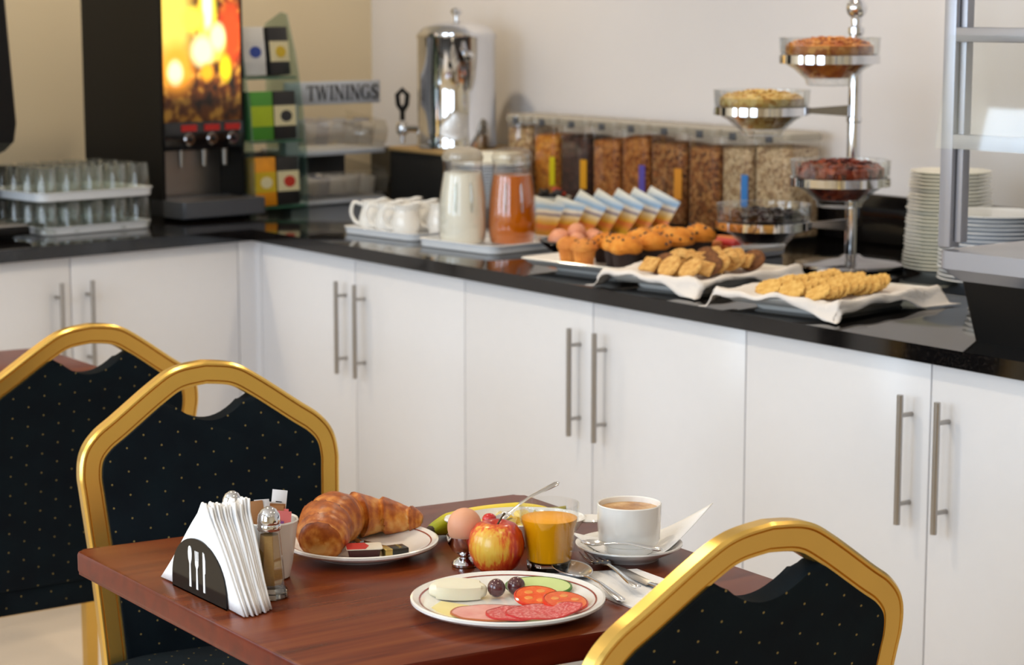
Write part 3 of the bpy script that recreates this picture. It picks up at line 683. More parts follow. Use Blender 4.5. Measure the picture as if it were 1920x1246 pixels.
# ---- bowl of eggs
t = tag(obj('egg_bowl', LA([(0.05, 0), (0.055, 0.002), (0.085, 0.025), (0.095, 0.036), (0.091, 0.037), (0.08, 0.027), (0.05, 0.008), (0.0, 0.006)], 40), 'black_gloss', None, (1.030, 0.335, CT)), 'shallow black bowl of brown eggs beside the muffins', 'bowl')
mat('egg_brown', (222, 150, 116), 0.45, var=0.05, vscale=60, sss=0.1)
def egg_bm(rad=0.0215, h=0.056):
    return lathe(NB(), [(rad*math.sin(a)*(1+0.14*math.cos(a)*-1 if True else 1), h/2-h/2*math.cos(a)) for a in [PI*k/14 for k in range(15)]], 24)
egm = finish(egg_bm()); egm.materials.append(M('egg_brown'))
for k, (dx, dy, dz) in enumerate(((-.052, -.012, .022), (-.012, -.052, .022), (.04, -.03, .022), (.045, .03, .022), (-.005, .05, .022), (-.044, .038, .022), (0.0, 0.0, .040))):
    a = R.uniform(0, 6.28)
    o = obj('egg', egm, None, None, (1.030+dx, 0.335+dy, CT+dz+.0155), (PI/2, 0, a))
    o.location = Vector(o.location) - (Matrix.Rotation(a, 3, 'Z') @ Matrix.Rotation(PI/2, 3, 'X') @ Vector((0, 0, 0.028)))
    tag(o, 'boiled brown egg piled in the shallow black bowl', 'egg', 'eggs in the black bowl')
# ---- white oblong dishes
def oblong(name, label, loc, rz, hx, hy, material='white_china'):
    bm = rloft([(hx*.66, hy*.66, .02, 0), (hx*.68, hy*.68, .02, .003), (hx*.70, hy*.70, .02, .013), (hx*.90, hy*.91, .02, .0165), (hx*.985, hy*.985, .02, .029), (hx, hy, .018, .031), (hx*.985, hy*.985, .018, .033), (hx*.90, hy*.92, .02, .0210), (hx*.86, hy*.88, .02, .0200)])
    return tag(obj(name, bm, material, None, loc, (0, 0, rz)), label, 'dish')
D0, D1, D2 = (1.345, 0.245), (1.665, 0.205), (2.065, 0.195)
oblong('serving_dish', 'oblong white dish carrying the muffins', (D0[0], D0[1], CT), 0.16, 0.155, 0.205)
oblong('serving_dish', 'oblong white napkin-lined dish of mixed biscuits', (D1[0], D1[1], CT), 0.20, 0.135, 0.185)
oblong('serving_dish', 'oblong white napkin-lined dish of round crackers', (D2[0], D2[1], CT), 0.20, 0.145, 0.185)
def napkin_liner(label, c, rz, hx, hy, nrot, size, seed, off=(0, 0)):
    sx_, sy_ = size
    rnd = random.Random(seed); n = 44; bm = NB(); g = []
    ph = [rnd.uniform(0, 6.28) for _ in range(6)]
    for i in range(n+1):
        row = []
        for j in range(n+1):
            u, v = (i/n-.5)*sx_, (j/n-.5)*sy_
            pu, pv = u, v; u = pu*(1-.24*(1-(2*pv/sy_)**2)); v = pv*(1-.20*(1-(2*pu/sx_)**2))
            x = u*math.cos(nrot)-v*math.sin(nrot)+off[0]; y = u*math.sin(nrot)+v*math.cos(nrot)+off[1]
            dx, dy = abs(x)-hx, abs(y)-hy
            d = max(dx, dy)
            wob = 0.003*math.sin(x*38+ph[0])*math.sin(y*31+ph[1]) + 0.002*math.sin(x*80+y*50+ph[2])
            if d <= 0:
                z = 0.0230 + 0.013*max(0, 1+d/0.05)**1.5 + abs(wob)*0.7
            else:
                ang = 0.35
                over = math.hypot(max(dx, 0), max(dy, 0))
                sx = math.copysign(1, x); sy = math.copysign(1, y)
                if dx > 0: x = sx*(hx+dx*(0.55 if dx > .02 else .8))
                if dy > 0: y = sy*(hy+dy*(0.55 if dy > .02 else .8))
                z = 0.036 + 0.004*math.sin(min(1, over/0.02)*PI) - max(0, over-0.012)*0.75 + wob*1.5
            row.append(bm.verts.new((x, y, max(0.004, z))))
        g.append(row)
    for i in range(n):
        for j in range(n): bm.faces.new((g[i][j], g[i+1][j], g[i+1][j+1], g[i][j+1]))
    o = obj('paper_napkin', bm, 'cloth_white', None, (c[0], c[1], CT), (0, 0, rz), sharp=180)
    md = o.modifiers.new('thick', 'SOLIDIFY'); md.thickness = 0.0012; md.offset = 1
    return tag(o, label, 'napkin')
napkin_liner('white napkin lining the biscuit dish, one corner hanging over the worktop edge', D1, 0.20, 0.128, 0.178, -0.12, (0.375, 0.45), 3, (0.01, -0.020))
napkin_liner('white napkin lining the cracker dish, corners hanging over the rim', D2, 0.20, 0.138, 0.178, -0.08, (0.405, 0.45), 5, (0.012, -0.018))
# ---- muffins
speckle('muffin_top', [(0.25, (176, 92, 22)), (0.5, (216, 134, 40)), (0.8, (236, 176, 84))], 28, 0.7, 0.4, 'NOISE')
speckle('muffin_plain', [(0.25, (190, 110, 50)), (0.6, (222, 150, 70)), (0.9, (236, 184, 110))], 28, 0.7, 0.4, 'NOISE')
mat('muffin_case', (42, 26, 22), 0.7); mat('choc', (34, 18, 14), 0.35)
def muffin(label, loc, s, case, seed, chips=True):
    rnd = random.Random(seed)
    t = thing('muffin', label, 'muffin', loc, rnd.uniform(0, 6), 'muffins on the oblong dish')
    n = 30
    bm = NB(); rings = []
    for k, (r, z) in enumerate([(0.026, 0), (0.034, 0.045)]):
        rings.append([((r+0.0012*(1 if i % 2 else -1))*s*math.cos(2*PI*i/60), (r+0.0012*(1 if i % 2 else -1))*s*math.sin(2*PI*i/60), z*s) for i in range(60)])
    loft(bm, rings); obj('case' if case else 'cake_base', bm, 'muffin_case' if case else 'muffin_plain', t)
    bm = NB()
    lathe(bm, [(0.031, 0.040), (0.040, 0.046), (0.043, 0.055), (0.039, 0.066), (0.028, 0.076), (0.014, 0.081), (0.0, 0.082)], n)
    for v in bm.verts:
        a = math.atan2(v.co.y, v.co.x); q = 1+0.05*math.sin(3*a+seed)+0.03*math.sin(5*a+seed*2); v.co.x *= q; v.co.y *= q; v.co.z += 0.0025*math.sin(a*2+seed)*(v.co.z > .05)
    bmesh.ops.scale(bm, vec=(s, s, s), verts=bm.verts)
    tp = obj('crown', bm, 'muffin_top' if case else 'muffin_plain', t)
    if chips:
        bm = NB()
        for k in range(13):
            a, e = rnd.uniform(0, 6.28), rnd.uniform(0.1, 1.25)
            x, y, z = 0.0415*math.cos(a)*math.cos(e), 0.0415*math.sin(a)*math.cos(e), 0.054+0.028*math.sin(e)
            bmesh.ops.create_icosphere(bm, subdivisions=1, radius=0.0042*s, matrix=Matrix.Translation((x*s, y*s, z*s)))
        obj('chocolate_chips', bm, 'choc', tp)
    return t
MU = [(1.292, 0.115, .72, 0), (1.353, 0.112, .74, 0), (1.410, 0.162, .88, 1), (1.477, 0.133, .90, 1), (1.330, 0.190, .82, 1), (1.462, 0.225, .95, 1), (1.380, 0.255, .95, 1), (1.435, 0.315, .97, 1), (1.345, 0.345, .95, 1), (1.398, 0.410, .98, 1)]
for k, (x, y, s, cs) in enumerate(MU):
    muffin(('small plain muffin without a case or chips, nearest the eggs' if k == 0 else 'small muffin without a case, with a few chocolate chips') if not cs else 'chocolate chip muffin in a dark case touching the small plain muffins' if k in (2, 4) else 'chocolate chip muffin in a dark case next to the biscuit dish' if k in (3, 5) else 'large chocolate chip muffin in a dark case towards the wrapped bars', (x, y, CT+0.0197), s, cs, k+1, k != 0)
# ---- biscuits and crackers
speckle('biscuit', [(0.3, (186, 128, 60)), (0.6, (222, 176, 104)), (0.9, (236, 200, 136))], 90, 0.75, 0.3, 'NOISE')
speckle('biscuit_choc', [(0.3, (84, 48, 24)), (0.7, (134, 84, 44))], 90, 0.7, 0.3, 'NOISE')
speckle('cracker', [(0.3, (200, 140, 58)), (0.6, (232, 190, 108)), (0.9, (242, 212, 146))], 110, 0.75, 0.25, 'NOISE')
bis = finish(LA([(0.0, 0), (0.026, 0.0), (0.029, 0.003), (0.029, 0.007), (0.026, 0.010), (0.0, 0.011)], 24)); bis.materials.append(M('biscuit'))
bisc = bis.copy(); bisc.materials.clear(); bisc.materials.append(M('biscuit_choc'))
rb = finish(B(-.026, .026, -.018, .018, 0, .009, .002)); rb.materials.append(M('biscuit'))
hs = NB(); tube(hs, [(0.024*math.cos(a), 0.024*math.sin(a), 0.007) for a in [0.5+4.6*k/14 for k in range(15)]], 0.0085, 8); hsm = finish(hs); hsm.materials.append(M('biscuit'))
def place(dc, rz, x, y): return (dc[0]+x*math.cos(rz)-y*math.sin(rz), dc[1]+x*math.sin(rz)+y*math.cos(rz))
k = 0
for col in range(3):
    for row in range(8):
        x = -0.060+col*0.055+R.uniform(-.006, .006); y = -0.105+row*0.030
        kind = (row+col*2) % 5
        mesh, nm = ((rb, 'oblong golden'), (bisc, 'round dark brown'), (bis, 'round golden'), (hsm, 'horseshoe-shaped golden'), (bis, 'round golden'))[kind]
        px, py = place(D1, 0.20, x, y)
        o = obj('biscuit', mesh, None, None, (px, py, CT+0.0465), (0.75+R.uniform(-.15, .15), R.uniform(-.2, .2), 0.2+R.uniform(-.3, .3)))
        tag(o, nm+' biscuit overlapping others in the first napkin-lined dish', 'biscuit', nm+' biscuits'); k += 1
cr = NB(); loft(cr, [[((0.027+0.0012*math.cos(14*2*PI*i/56))*q*math.cos(2*PI*i/56), (0.027+0.0012*math.cos(14*2*PI*i/56))*q*math.sin(2*PI*i/56), z) for i in range(56)] for q, z in ((.97, 0), (1, .0015), (1, .004), (.95, .0055))])
crm = finish(cr); crm.materials.append(M('cracker'))
for col in range(3):
    for row in range(10):
        x = -0.075+col*0.062+R.uniform(-.005, .005); y = -0.11+row*0.024+R.uniform(-.003, .003)
        px, py = place(D2, 0.20, x, y)
        o = obj('cracker', crm, None, None, (px, py, CT+0.0400), (0.55+R.uniform(-.15, .15), R.uniform(-.15, .15), 0.2+R.uniform(-.2, .2)))
        tag(o, 'round scalloped cracker fanned out in the second napkin-lined dish', 'cracker', 'crackers fanned in the dish')
# ---- tray of wrapped bars beside the muffins
tray('serving_tray', 'grey oblong tray of wrapped bars behind the muffin dish', (1.20, 0.60, CT), 0.15, 0.16, 0.13, 0.025, 'grey_plastic', 0.015)
mat('bar_dark', (70, 26, 14), 0.35); mat('bar_red', (206, 52, 44), 0.35); mat('bar_orange', (214, 120, 50), 0.4)
for k in range(8):
    nm = ('bar_dark', 'bar_orange', 'bar_red', 'bar_orange')[k % 4]
    o = obj('wrapped_bar', B(-.055, .055, -.016, .016, 0, .016, .005), nm, None, (1.17+0.06*(k//4)+R.uniform(-.01, .01), 0.50+0.05*(k % 4)+.02*(k//4), CT+0.007+0.017*(k//4)), (0, 0, 0.15+R.uniform(-.06, .06)))
    tag(o, '%s wrapped snack bar lying on the grey tray' % {'bar_dark': 'dark brown', 'bar_orange': 'orange-brown', 'bar_red': 'red'}[nm], 'snack bar', '%s bars on the grey tray' % nm[4:])
# ---- chrome tiered bowl stand
PX, PY = 1.60, 0.705
t = thing('bowl_stand', 'chrome pedestal stand with ball finial and four ring arms', 'stand', (PX, PY, CT), 0)
obj('foot', LA([(0.128, 0), (0.132, 0.004), (0.130, 0.010), (0.105, 0.018), (0.03, 0.022), (0.018, 0.030)], 56), 'chrome_dark', t)
obj('pole', LA([(0.0155, 0.02), (0.0155, 0.335), (0.018, 0.337), (0.018, 0.347), (0.0155, 0.349), (0.0155, 0.535), (0.019, 0.538), (0.019, 0.552), (0.013, 0.556)], 28), 'chrome', t)
obj('finial', LA([(0.011, 0.552), (0.013, 0.570)] + [(0.0245*math.sin(a), 0.596-0.0245*math.cos(a)) for a in [0.5+2.64*k/12 for k in range(13)]], 28), 'chrome', t)
fr = Vector((0.807, -0.571, 0)); rt = Vector((0.577, 0.817, 0))
speckle('fill_orange', [(0.2, (170, 84, 20)), (0.6, (214, 132, 44)), (1.0, (232, 166, 84))], 70, 0.55, 0.5)
speckle('fill_yellow', [(0.2, (190, 140, 60)), (0.6, (222, 186, 100)), (1.0, (238, 214, 150))], 80, 0.55, 0.5)
speckle('fill_red', [(0.2, (80, 22, 14)), (0.5, (150, 56, 30)), (0.8, (190, 90, 50)), (1.0, (110, 30, 20))], 70, 0.45, 0.5)
speckle('fill_prune', [(0.2, (24, 14, 14)), (0.7, (46, 28, 30)), (1.0, (66, 44, 46))], 45, 0.3, 0.5)
def chip_pile(fill_r, z0, dome, size, n, seed):
    rnd = random.Random(seed); bm = NB()
    lathe(bm, [(0.045, -0.050), (0.071, -0.026), (0.092, -0.006), (fill_r, 0.003), (fill_r, z0), (fill_r*.7, z0+dome*.7), (0.0, z0+dome)], 32)
    for k in range(n):
        a, r_ = rnd.uniform(0, 6.28), (fill_r-size*.9)*math.sqrt(rnd.random())
        z = z0+dome*(1-(r_/fill_r)**2)+rnd.uniform(0, size*.5)
        mt = Matrix.Translation((r_*math.cos(a)*.97, r_*math.sin(a)*.97, z)) @ Matrix.Rotation(rnd.uniform(0, 3), 4, 'Z') @ Matrix.Rotation(rnd.uniform(-.8, .8), 4, 'X') @ Matrix.Diagonal((1, .75, .5, 1))
        bmesh.ops.create_icosphere(bm, subdivisions=1, radius=size*rnd.uniform(.7, 1.2), matrix=mt)
    return bm
for nm, cpos, ringz, fill, what, n, size in (('top', fr*0.19-rt*0.088, 1.384, 'fill_orange', 'orange dried fruit, highest on the stand', 150, .008), ('right', fr*0.19-rt*0.058, 1.114, 'fill_red', 'red-brown nuts beside the pole', 150, .009),
                                         ('left', -rt*0.214, 1.262, 'fill_yellow', 'yellow flakes on the side arm', 170, .007), ('low', -rt*0.205, 0.998, 'fill_prune', 'dark prunes, lowest on the stand', 70, .013)):
    zr = ringz-CT
    arm = NB(); dirv = cpos.normalized(); pe = cpos - dirv*0.1085
    side_v = Vector((-dirv.y, dirv.x, 0))
    vs = []
    for p, hz in ((dirv*0.012, 0.013), (pe, 0.006)):
        for sgn in (-1, 1):
            for dz in (-hz, hz): vs.append(p+side_v*0.005*sgn+Vector((0, 0, zr+dz)))
    V = [arm.verts.new(v) for v in vs]
    for f in ((0, 1, 3, 2), (4, 6, 7, 5), (0, 4, 5, 1), (2, 3, 7, 6), (1, 5, 7, 3), (0, 2, 6, 4)): arm.faces.new([V[i] for i in f])
    ar = obj('arm', arm, 'chrome_dark', t)
    rg = lathe(NB(), [(0.1055, -0.009), (0.1120, -0.009), (0.1120, 0.0095), (0.1055, 0.0095)], 48, (cpos.x, cpos.y, zr), False, False)
    obj('ring', rg, 'chrome', ar)
    bc = (PX+cpos.x, PY+cpos.y, ringz)
    bo = lathe(NB(), [(0.045, -0.058), (0.050, -0.056), (0.053, -0.045), (0.078, -0.022), (0.100, -0.009), (0.1045, 0.008), (0.1095, 0.012), (0.1115, 0.046), (0.1125, 0.048), (0.109, 0.046), (0.107, 0.014), (0.100, 0.010), (0.097, -0.007), (0.075, -0.020), (0.050, -0.042), (0.0, -0.045)], 48)
    tag(obj('glass_bowl', bo, 'glass', None, bc), 'clear glass bowl of %s' % what, 'bowl', 'glass bowls on the chrome stand')
    fl = chip_pile(0.097, 0.020 if nm != 'low' else 0.006, 0.014, size, n, hash(nm) % 97 if False else len(nm)*7)
    for v in fl.verts:
        rr_ = math.hypot(v.co.x, v.co.y); 
    tag(obj('bowl_filling', fl, fill, None, (bc[0], bc[1], bc[2]+0.010)), 'loose heap of %s' % what, 'food', None, 'stuff')
# ---- stacks of plates beside the case
stack(27, 1.815, 0.800, CT, 0.0083, pm_mid, 'plate', 'white side plate in the tall stack between bowl stand and display case', 'plate', 'tall plate stack by the display case', 0.12)
stack(17, 2.02, 0.72, CT, 0.0088, pm_big, 'plate', 'white plate in the broad stack behind the display case glass', 'plate', 'broad plate stack behind the case glass')
stack(22, 2.06, 0.975, CT, 0.0088, pm_mid, 'plate', 'white plate in the farther stack against the wall behind the display case', 'plate', 'farther plate stack behind the case')
cupm = finish(lathe(NB(), [(0.045, 0), (0.062, 0.002), (0.060, 0.008), (0.050, 0.022), (0.046, 0.022), (0.0, 0.012)], 36)); cupm.materials.append(M('white_china'))
stack(5, 2.300, 0.435, CT, 0.0218, cupm, 'saucer', 'white saucer in the low stack tucked beside the display case base', 'saucer', 'saucers stacked by the case base', 0.12)
# ---- glass display case
GX, GY = 2.50, 0.04
t = thing('display_case', 'grey-framed glass display case with shelves on a black base', 'display case', (GX, GY, CT), 0.06)
bm = NB(); loft(bm, [rrect(.40, .20, .015, 0.0, 4, .45, .245), rrect(.42, .22, .015, 0.115, 4, .45, .245)]); obj('base', bm, 'black_plastic', t)
bm = NB(); loft(bm, [rrect(.425, .225, .02, 0.110, 4, .45, .245), rrect(.45, .245, .02, 0.132, 4, .45, .245), rrect(.45, .245, .02, 0.164, 4, .45, .245), rrect(.44, .235, .02, 0.166, 4, .45, .245)]); obj('base_tray', bm, 'grey_alu', t)
for x, y in ((0.0, 0.0), (0.872, 0.0), (0.0, 0.46), (0.872, 0.46)):
    obj('post', B(x, x+0.028, y, y+0.028, 0.17, 0.80, 0.003), 'grey_alu', t)
obj('inner_rail', B(0.030, 0.044, 0.01, 0.03, 0.18, 0.78, 0.002), 'grey_alu', t)
for zz in (0.360, 0.548, 0.78):
    s = obj('shelf', B(0.03, 0.87, 0.02, 0.46, zz-0.003, zz+0.003), 'glass', t)
    obj('shelf_rail', B(0.03, 0.87, -0.004, 0.026, zz-0.012, zz+0.014, 0.003), 'grey_alu', s)
obj('side_pane', B(0.010, 0.014, 0.03, 0.46, 0.19, 0.78), 'glass_fine', t)
fp = obj('front_flap', B(0.0, 0.84, 0, 0.004, -0.20, 0.0), 'glass_fine', t, (0.02, -0.008, 0.548), (-0.16, 0, 0))
dd = plate_mesh(0.11, 0.012); dd.materials.append(M('white_china'))
tag(obj('plate', dd, None, None, (2.87, 0.20, CT+0.167)), 'single white plate on the floor of the display case', 'plate')
tag(obj('serving_dish', rloft([(.05, .09, .01, 0), (.07, .12, .012, .03), (.066, .116, .012, .03), (.045, .085, .01, .004)]), 'white_china_cool', None, (2.80, 0.26, CT+0.552), (0, 0, 0.06)), 'white oblong dish on the upper shelf of the display case', 'dish')

# ================================================================== dining tables and chairs
TZ = 0.75
def dining_table(label, quad, grp=None):
    cx_ = sum(p[0] for p in quad)/4; cy_ = sum(p[1] for p in quad)/4
    t = thing('dining_table', label, 'table', (cx_, cy_, 0), 0)
    q = [(x-cx_, y-cy_) for x, y in quad]
    # rounded corners
    pts = []
    n = len(q)
    for i in range(n):
        p0, p1, p2 = Vector(q[i-1]), Vector(q[i]), Vector(q[(i+1) % n])
        a = p1+(p0-p1).normalized()*0.012; c = p1+(p2-p1).normalized()*0.012
        for k in range(5):
            s = k/4; pts.append(tuple((1-s)**2*a+2*s*(1-s)*p1+s*s*c))
    bm = PR(pts, TZ-0.032, TZ, 0.006, 4)
    bm.normal_update()
    for f in bm.faces: f.material_index = 0 if f.normal.z > 0.9 else 1
    me = finish(bm, 50); me.materials.append(M('mahogany')); me.materials.append(M('mahogany_edge'))
    obj('tabletop', me, None, t)
    obj('column', LA([(0.045, 0.03), (0.045, TZ-0.04)], 20), 'black_plastic', t)
    bm = NB()
    for a in (0.0, PI/2, PI, 3*PI/2): tube(bm, [(0, 0, 0.045), (0.30*math.cos(a), 0.30*math.sin(a), 0.025)], [0.03, 0.02], 8)
    obj('foot', bm, 'black_plastic', t)
    obj('top_plate', B(-0.16, 0.16, -0.16, 0.16, TZ-0.045, TZ-0.032), 'black_plastic', t)
    return t
dining_table('mahogany table laid with breakfast', [(2.475, -1.626), (3.172, -1.633), (3.242, -0.940), (2.547, -0.917)][::1])
dining_table('bare mahogany table behind the farther chair, near the cabinets', [(0.70, -1.66), (1.19, -1.665), (1.24, -0.953), (0.75, -0.95)])

REC = math.tan(math.radians(10))
def bx_(z): return -(z-0.45)*REC if z > 0.45 else (z-0.45)*0.16*0.5
def chair(label, loc, rotz):
    t = thing('banquet_chair', label, 'chair', loc, rotz, 'gold-framed banquet chairs')
    half = [(0.186, 0.0), (0.186, 0.22), (0.1865, 0.42), (0.194, 0.60), (0.2025, 0.72), (0.2045, 0.755), (0.1985, 0.785), (0.180, 0.808), (0.150, 0.829), (0.082, 0.877), (0.045, 0.897), (0.0, 0.9035)]
    cp = catmull([(a, b, 0) for a, b in half], 7)
    path = [(v.x, v.y) for v in cp] + [(-v.x, v.y) for v in reversed(cp[:-1])]
    sec = [(.0185, -.009), (.0185, .009), (.015, .0135), (.0122, .0135), (.0110, .0105), (.0098, .0132), (-.0115, .0132), (-.0126, .0105), (-.0138, .0128), (-.0172, .0128), (-.0185, .009), (-.0185, -.009), (-.0172, -.0128), (-.0138, -.0128), (-.0126, -.0105), (-.0115, -.0132), (.0098, -.0132), (.0110, -.0105), (.0122, -.0135), (.015, -.0135)]
    rings = []; inner = []
    for i, (y, z) in enumerate(path):
        y0, z0 = path[max(i-1, 0)]; y1, z1 = path[min(i+1, len(path)-1)]
        tx, tz = y1-y0, z1-z0; l = math.hypot(tx, tz); nx, nz = tz/l, -tx/l
        rings.append([Vector((bx_(z+a*nz)+b, y+a*nx, z+a*nz)) for a, b in sec])
        inner.append((y-0.0175*nx, z-0.0175*nz))
    bm = NB(); loft(bm, rings)
    obj('back_frame', bm, 'gold', t, sharp=25)
    # padded back panel with hand-hole notch
    ins = [p for p in inner if p[1] > 0.40]
    def clip(p): return not (abs(p[0]) < 0.066 and p[1] > 0.80)
    right = [p for p in ins if p[0] > 0 and clip(p)]; left = [p for p in ins if p[0] < 0 and clip(p)]
    ztop = right[-1][1]
    notch = [(0.066-0.132*k/14, ztop+0.001-0.036*math.sin(PI*k/14)**0.8) for k in range(1, 14)]
    poly = right + notch + left
    bm = PR(poly, -0.017, 0.019, 0.010, 3, 'YZ')
    for v in bm.verts: v.co.x += bx_(v.co.z)
    obj('back_pad', bm, 'fabric_back', t, sharp=50)
    # seat
    bm = rloft([(0.20, 0.205, .05, 0.385), (0.215, 0.22, .06, 0.395), (0.222, 0.227, .06, 0.43), (0.215, 0.22, .06, 0.458), (0.19, 0.195, .06, 0.470), (0.10, 0.10, .05, 0.476)])
    bmesh.ops.translate(bm, vec=(0.215, 0, 0), verts=bm.verts)
    obj('seat', bm, 'fabric_seat', t, sharp=60)
    obj('back_skirt', B(-0.008, 0.012, -0.172, 0.172, 0.372, 0.46, 0.006), 'fabric_back', t)
    bm = B(0.03, 0.40, -0.19, 0.19, 0.365, 0.388, 0.004); obj('seat_rail', bm, 'gold', t)
    for s in (-1, 1):
        obj('front_leg', loft(NB(), [[(0.385+a, s*0.185+b, 0.37) for a, b in ((-.014, -.014), (.014, -.014), (.014, .014), (-.014, .014))], [(0.405+a, s*0.19+b, 0.0) for a, b in ((-.011, -.011), (.011, -.011), (.011, .011), (-.011, .011))]]), 'gold', t)
    obj('stretcher', TU([(0.39, -0.186, 0.26), (0.39, 0.186, 0.26)], 0.008, 8), 'gold', t)
    return t
ch = chair('gold-framed banquet chair with dotted navy back, seat pushed under the laid table behind the napkins', (2.140, -1.222, 0), math.radians(-8))
c3 = dup(ch, (3.345, -1.203, 0), PI, 'gold-framed banquet chair with its dotted back turned to the breakfast plate and cup')
c1 = dup(ch, (1.480, -1.190, 0), PI, 'gold-framed banquet chair drawn up to the bare table near the cabinets')

c3.scale = (1, 1.085, 1); c1.scale = (1, 1.03, 1)

# ================================================================== the breakfast
RT = Vector((0.577, 0.817, 0)); AW = Vector((-0.8165, 0.577, 0))     # across and away, as seen by the person who laid the table
RA = math.atan2(RT.y, RT.x)
def ploc(c, a, b, z): v = Vector((c[0], c[1], 0))+RT*a-AW*b; return (v.x, v.y, z)
# ---- napkin holder
NX, NY = 2.795, -1.570
t = thing('napkin_holder', 'black half-round napkin holder with spoon, fork and knife cut-outs', 'napkin holder', (NX-0.002, NY, TZ), 0)
def dshape(w, h, n=24): return [(-w/2, 0), (w/2, 0)] + [(w/2*math.cos(PI*k/n), 0.012+(h-0.012)*math.sin(PI*k/n)**0.9) for k in range(n+1)]
fp_ = obj('front_plate', PR(dshape(0.150, 0.076), -0.0265, -0.0250, 0, 2, 'XZ'), mat('mirror_black', (10, 11, 14), 0.12, 0.0, spec=0.22), t)
obj('back_plate', PR(dshape(0.150, 0.076), 0.0260, 0.0275, 0, 2, 'XZ'), 'mirror_black', t)
obj('base_plate', B(-0.075, 0.075, -0.0265, 0.0275, 0.0, 0.0018), 'steel', t)
sp_ = [(0.0022*s_, z) for s_, z in ((-1, .012), (1, .012))]
def mirror(pts): return pts + [(-x, z) for x, z in reversed(pts)]
spoon = mirror([(0.0026, 0.010), (0.0018, 0.035), (0.0016, 0.040), (0.0046, 0.047), (0.0052, 0.055), (0.0040, 0.061), (0.0015, 0.0635)])
fork = mirror([(0.0024, 0.010), (0.0018, 0.037), (0.0046, 0.042), (0.0050, 0.060), (0.0036, 0.060), (0.0034, 0.047), (0.0020, 0.047), (0.0019, 0.060), (0.0006, 0.060), (0.0006, 0.047)])
knife = [(-0.0024, 0.010), (0.0024, 0.010), (0.0022, 0.034), (0.0038, 0.036), (0.0040, 0.052), (0.0016, 0.061), (-0.0024, 0.0625)]
for nm, pl, dx in (('spoon_cutout', spoon, -0.022), ('fork_cutout', fork, -0.003), ('knife_cutout', knife, 0.0165)):
    s = obj(nm, PR([(x+dx, z) for x, z in pl], -0.0271, -0.0264, 0, 2, 'XZ'), 'paper_white', fp_)
# ---- napkins
for k in range(14):
    rn = random.Random(k+50); y = NY-0.0225+k*0.00335
    wl, wr, h = 0.117+rn.uniform(-.003, .003), 0.117+rn.uniform(-.004, .006)-0.0009*k, 0.124+rn.uniform(-.005, .004)
    ax = 0.018+rn.uniform(-.006, .006)+0.0010*k
    bm = NB(); rows = []
    for j in range(9):
        s = j/8
        xl = -wl*(1-s)+ax*s; xr = wr*(1-s)+ax*s
        if j == 8: xl, xr = ax-0.006, ax+0.006
        rows.append([(xl+(xr-xl)*i/6, 0.0011*math.sin(i*1.7+j*.8)+0.010*s*s*(k/13-.25), h*s) for i in range(7)])
    vr = [[bm.verts.new(p) for p in r] for r in rows]
    for a, b in zip(vr, vr[1:]):
        for i in range(6): bm.faces.new((a[i], a[i+1], b[i+1], b[i]))
    o = obj('paper_napkin', bm, 'paper_white', None, (NX, y, TZ+0.002), (0, 0, 0), sharp=180)
    md = o.modifiers.new('thick', 'SOLIDIFY'); md.thickness = 0.0024; md.offset = 0
    tag(o, 'white triangular paper napkin pressed against the plate with the cutlery cut-outs' if k == 0 else 'white triangular paper napkin standing against the plain rear plate of the holder' if k == 13 else 'white triangular paper napkin sandwiched among others in the black holder', 'napkin', 'napkins in the holder')
# ---- shakers
mat('pepper', (172, 134, 78), 0.9, var=0.2, vscale=400); mat('salt', (232, 230, 226), 0.9)
def shaker(name, label, loc, fill, rz):
    t = thing(name, label, 'shaker', loc, rz)
    def octa(r, z, n=8): return [(r*math.cos(2*PI*(i+.5)/n), r*math.sin(2*PI*(i+.5)/n), z) for i in range(n)]
    obj('glass_body', loft(NB(), [octa(.0185, 0), octa(.0205, .003), octa(.0200, .010), octa(.0165, .018), octa(.0160, .03), octa(.0115, .088), octa(.0105, .092)]), 'glass', t, sharp=20)
    obj('base', loft(NB(), [octa(.0175, .0005), octa(.0195, .003), octa(.0190, .009), octa(.0155, .014)]), 'glass_solid', t, sharp=20)
    obj('contents', loft(NB(), [octa(.0130, .018), octa(.0140, .022), octa(.0135, .032), octa(.0098, .082), octa(.004, .083)]), fill, t, sharp=20)
    obj('cap', LA([(.0118, .088), (.0126, .090), (.0126, .095), (.0118, .0965), (.0122, .098), (.0122, .101), (.0112, .108), (.0080, .1145), (.0030, .118), (0, .1185)], 28), 'chrome', t)
    return t
shaker('pepper_shaker', 'faceted glass pepper shaker with chrome cap in front of the sugar pot', (2.842, -1.520, TZ), 'pepper', 0.2).scale = (1.22, 1.22, 1.0)
shaker('salt_shaker', 'glass shaker with chrome cap standing hidden behind the napkins', (2.716, -1.506, TZ), 'salt', 0.5).scale = (1.1, 1.1, .96)
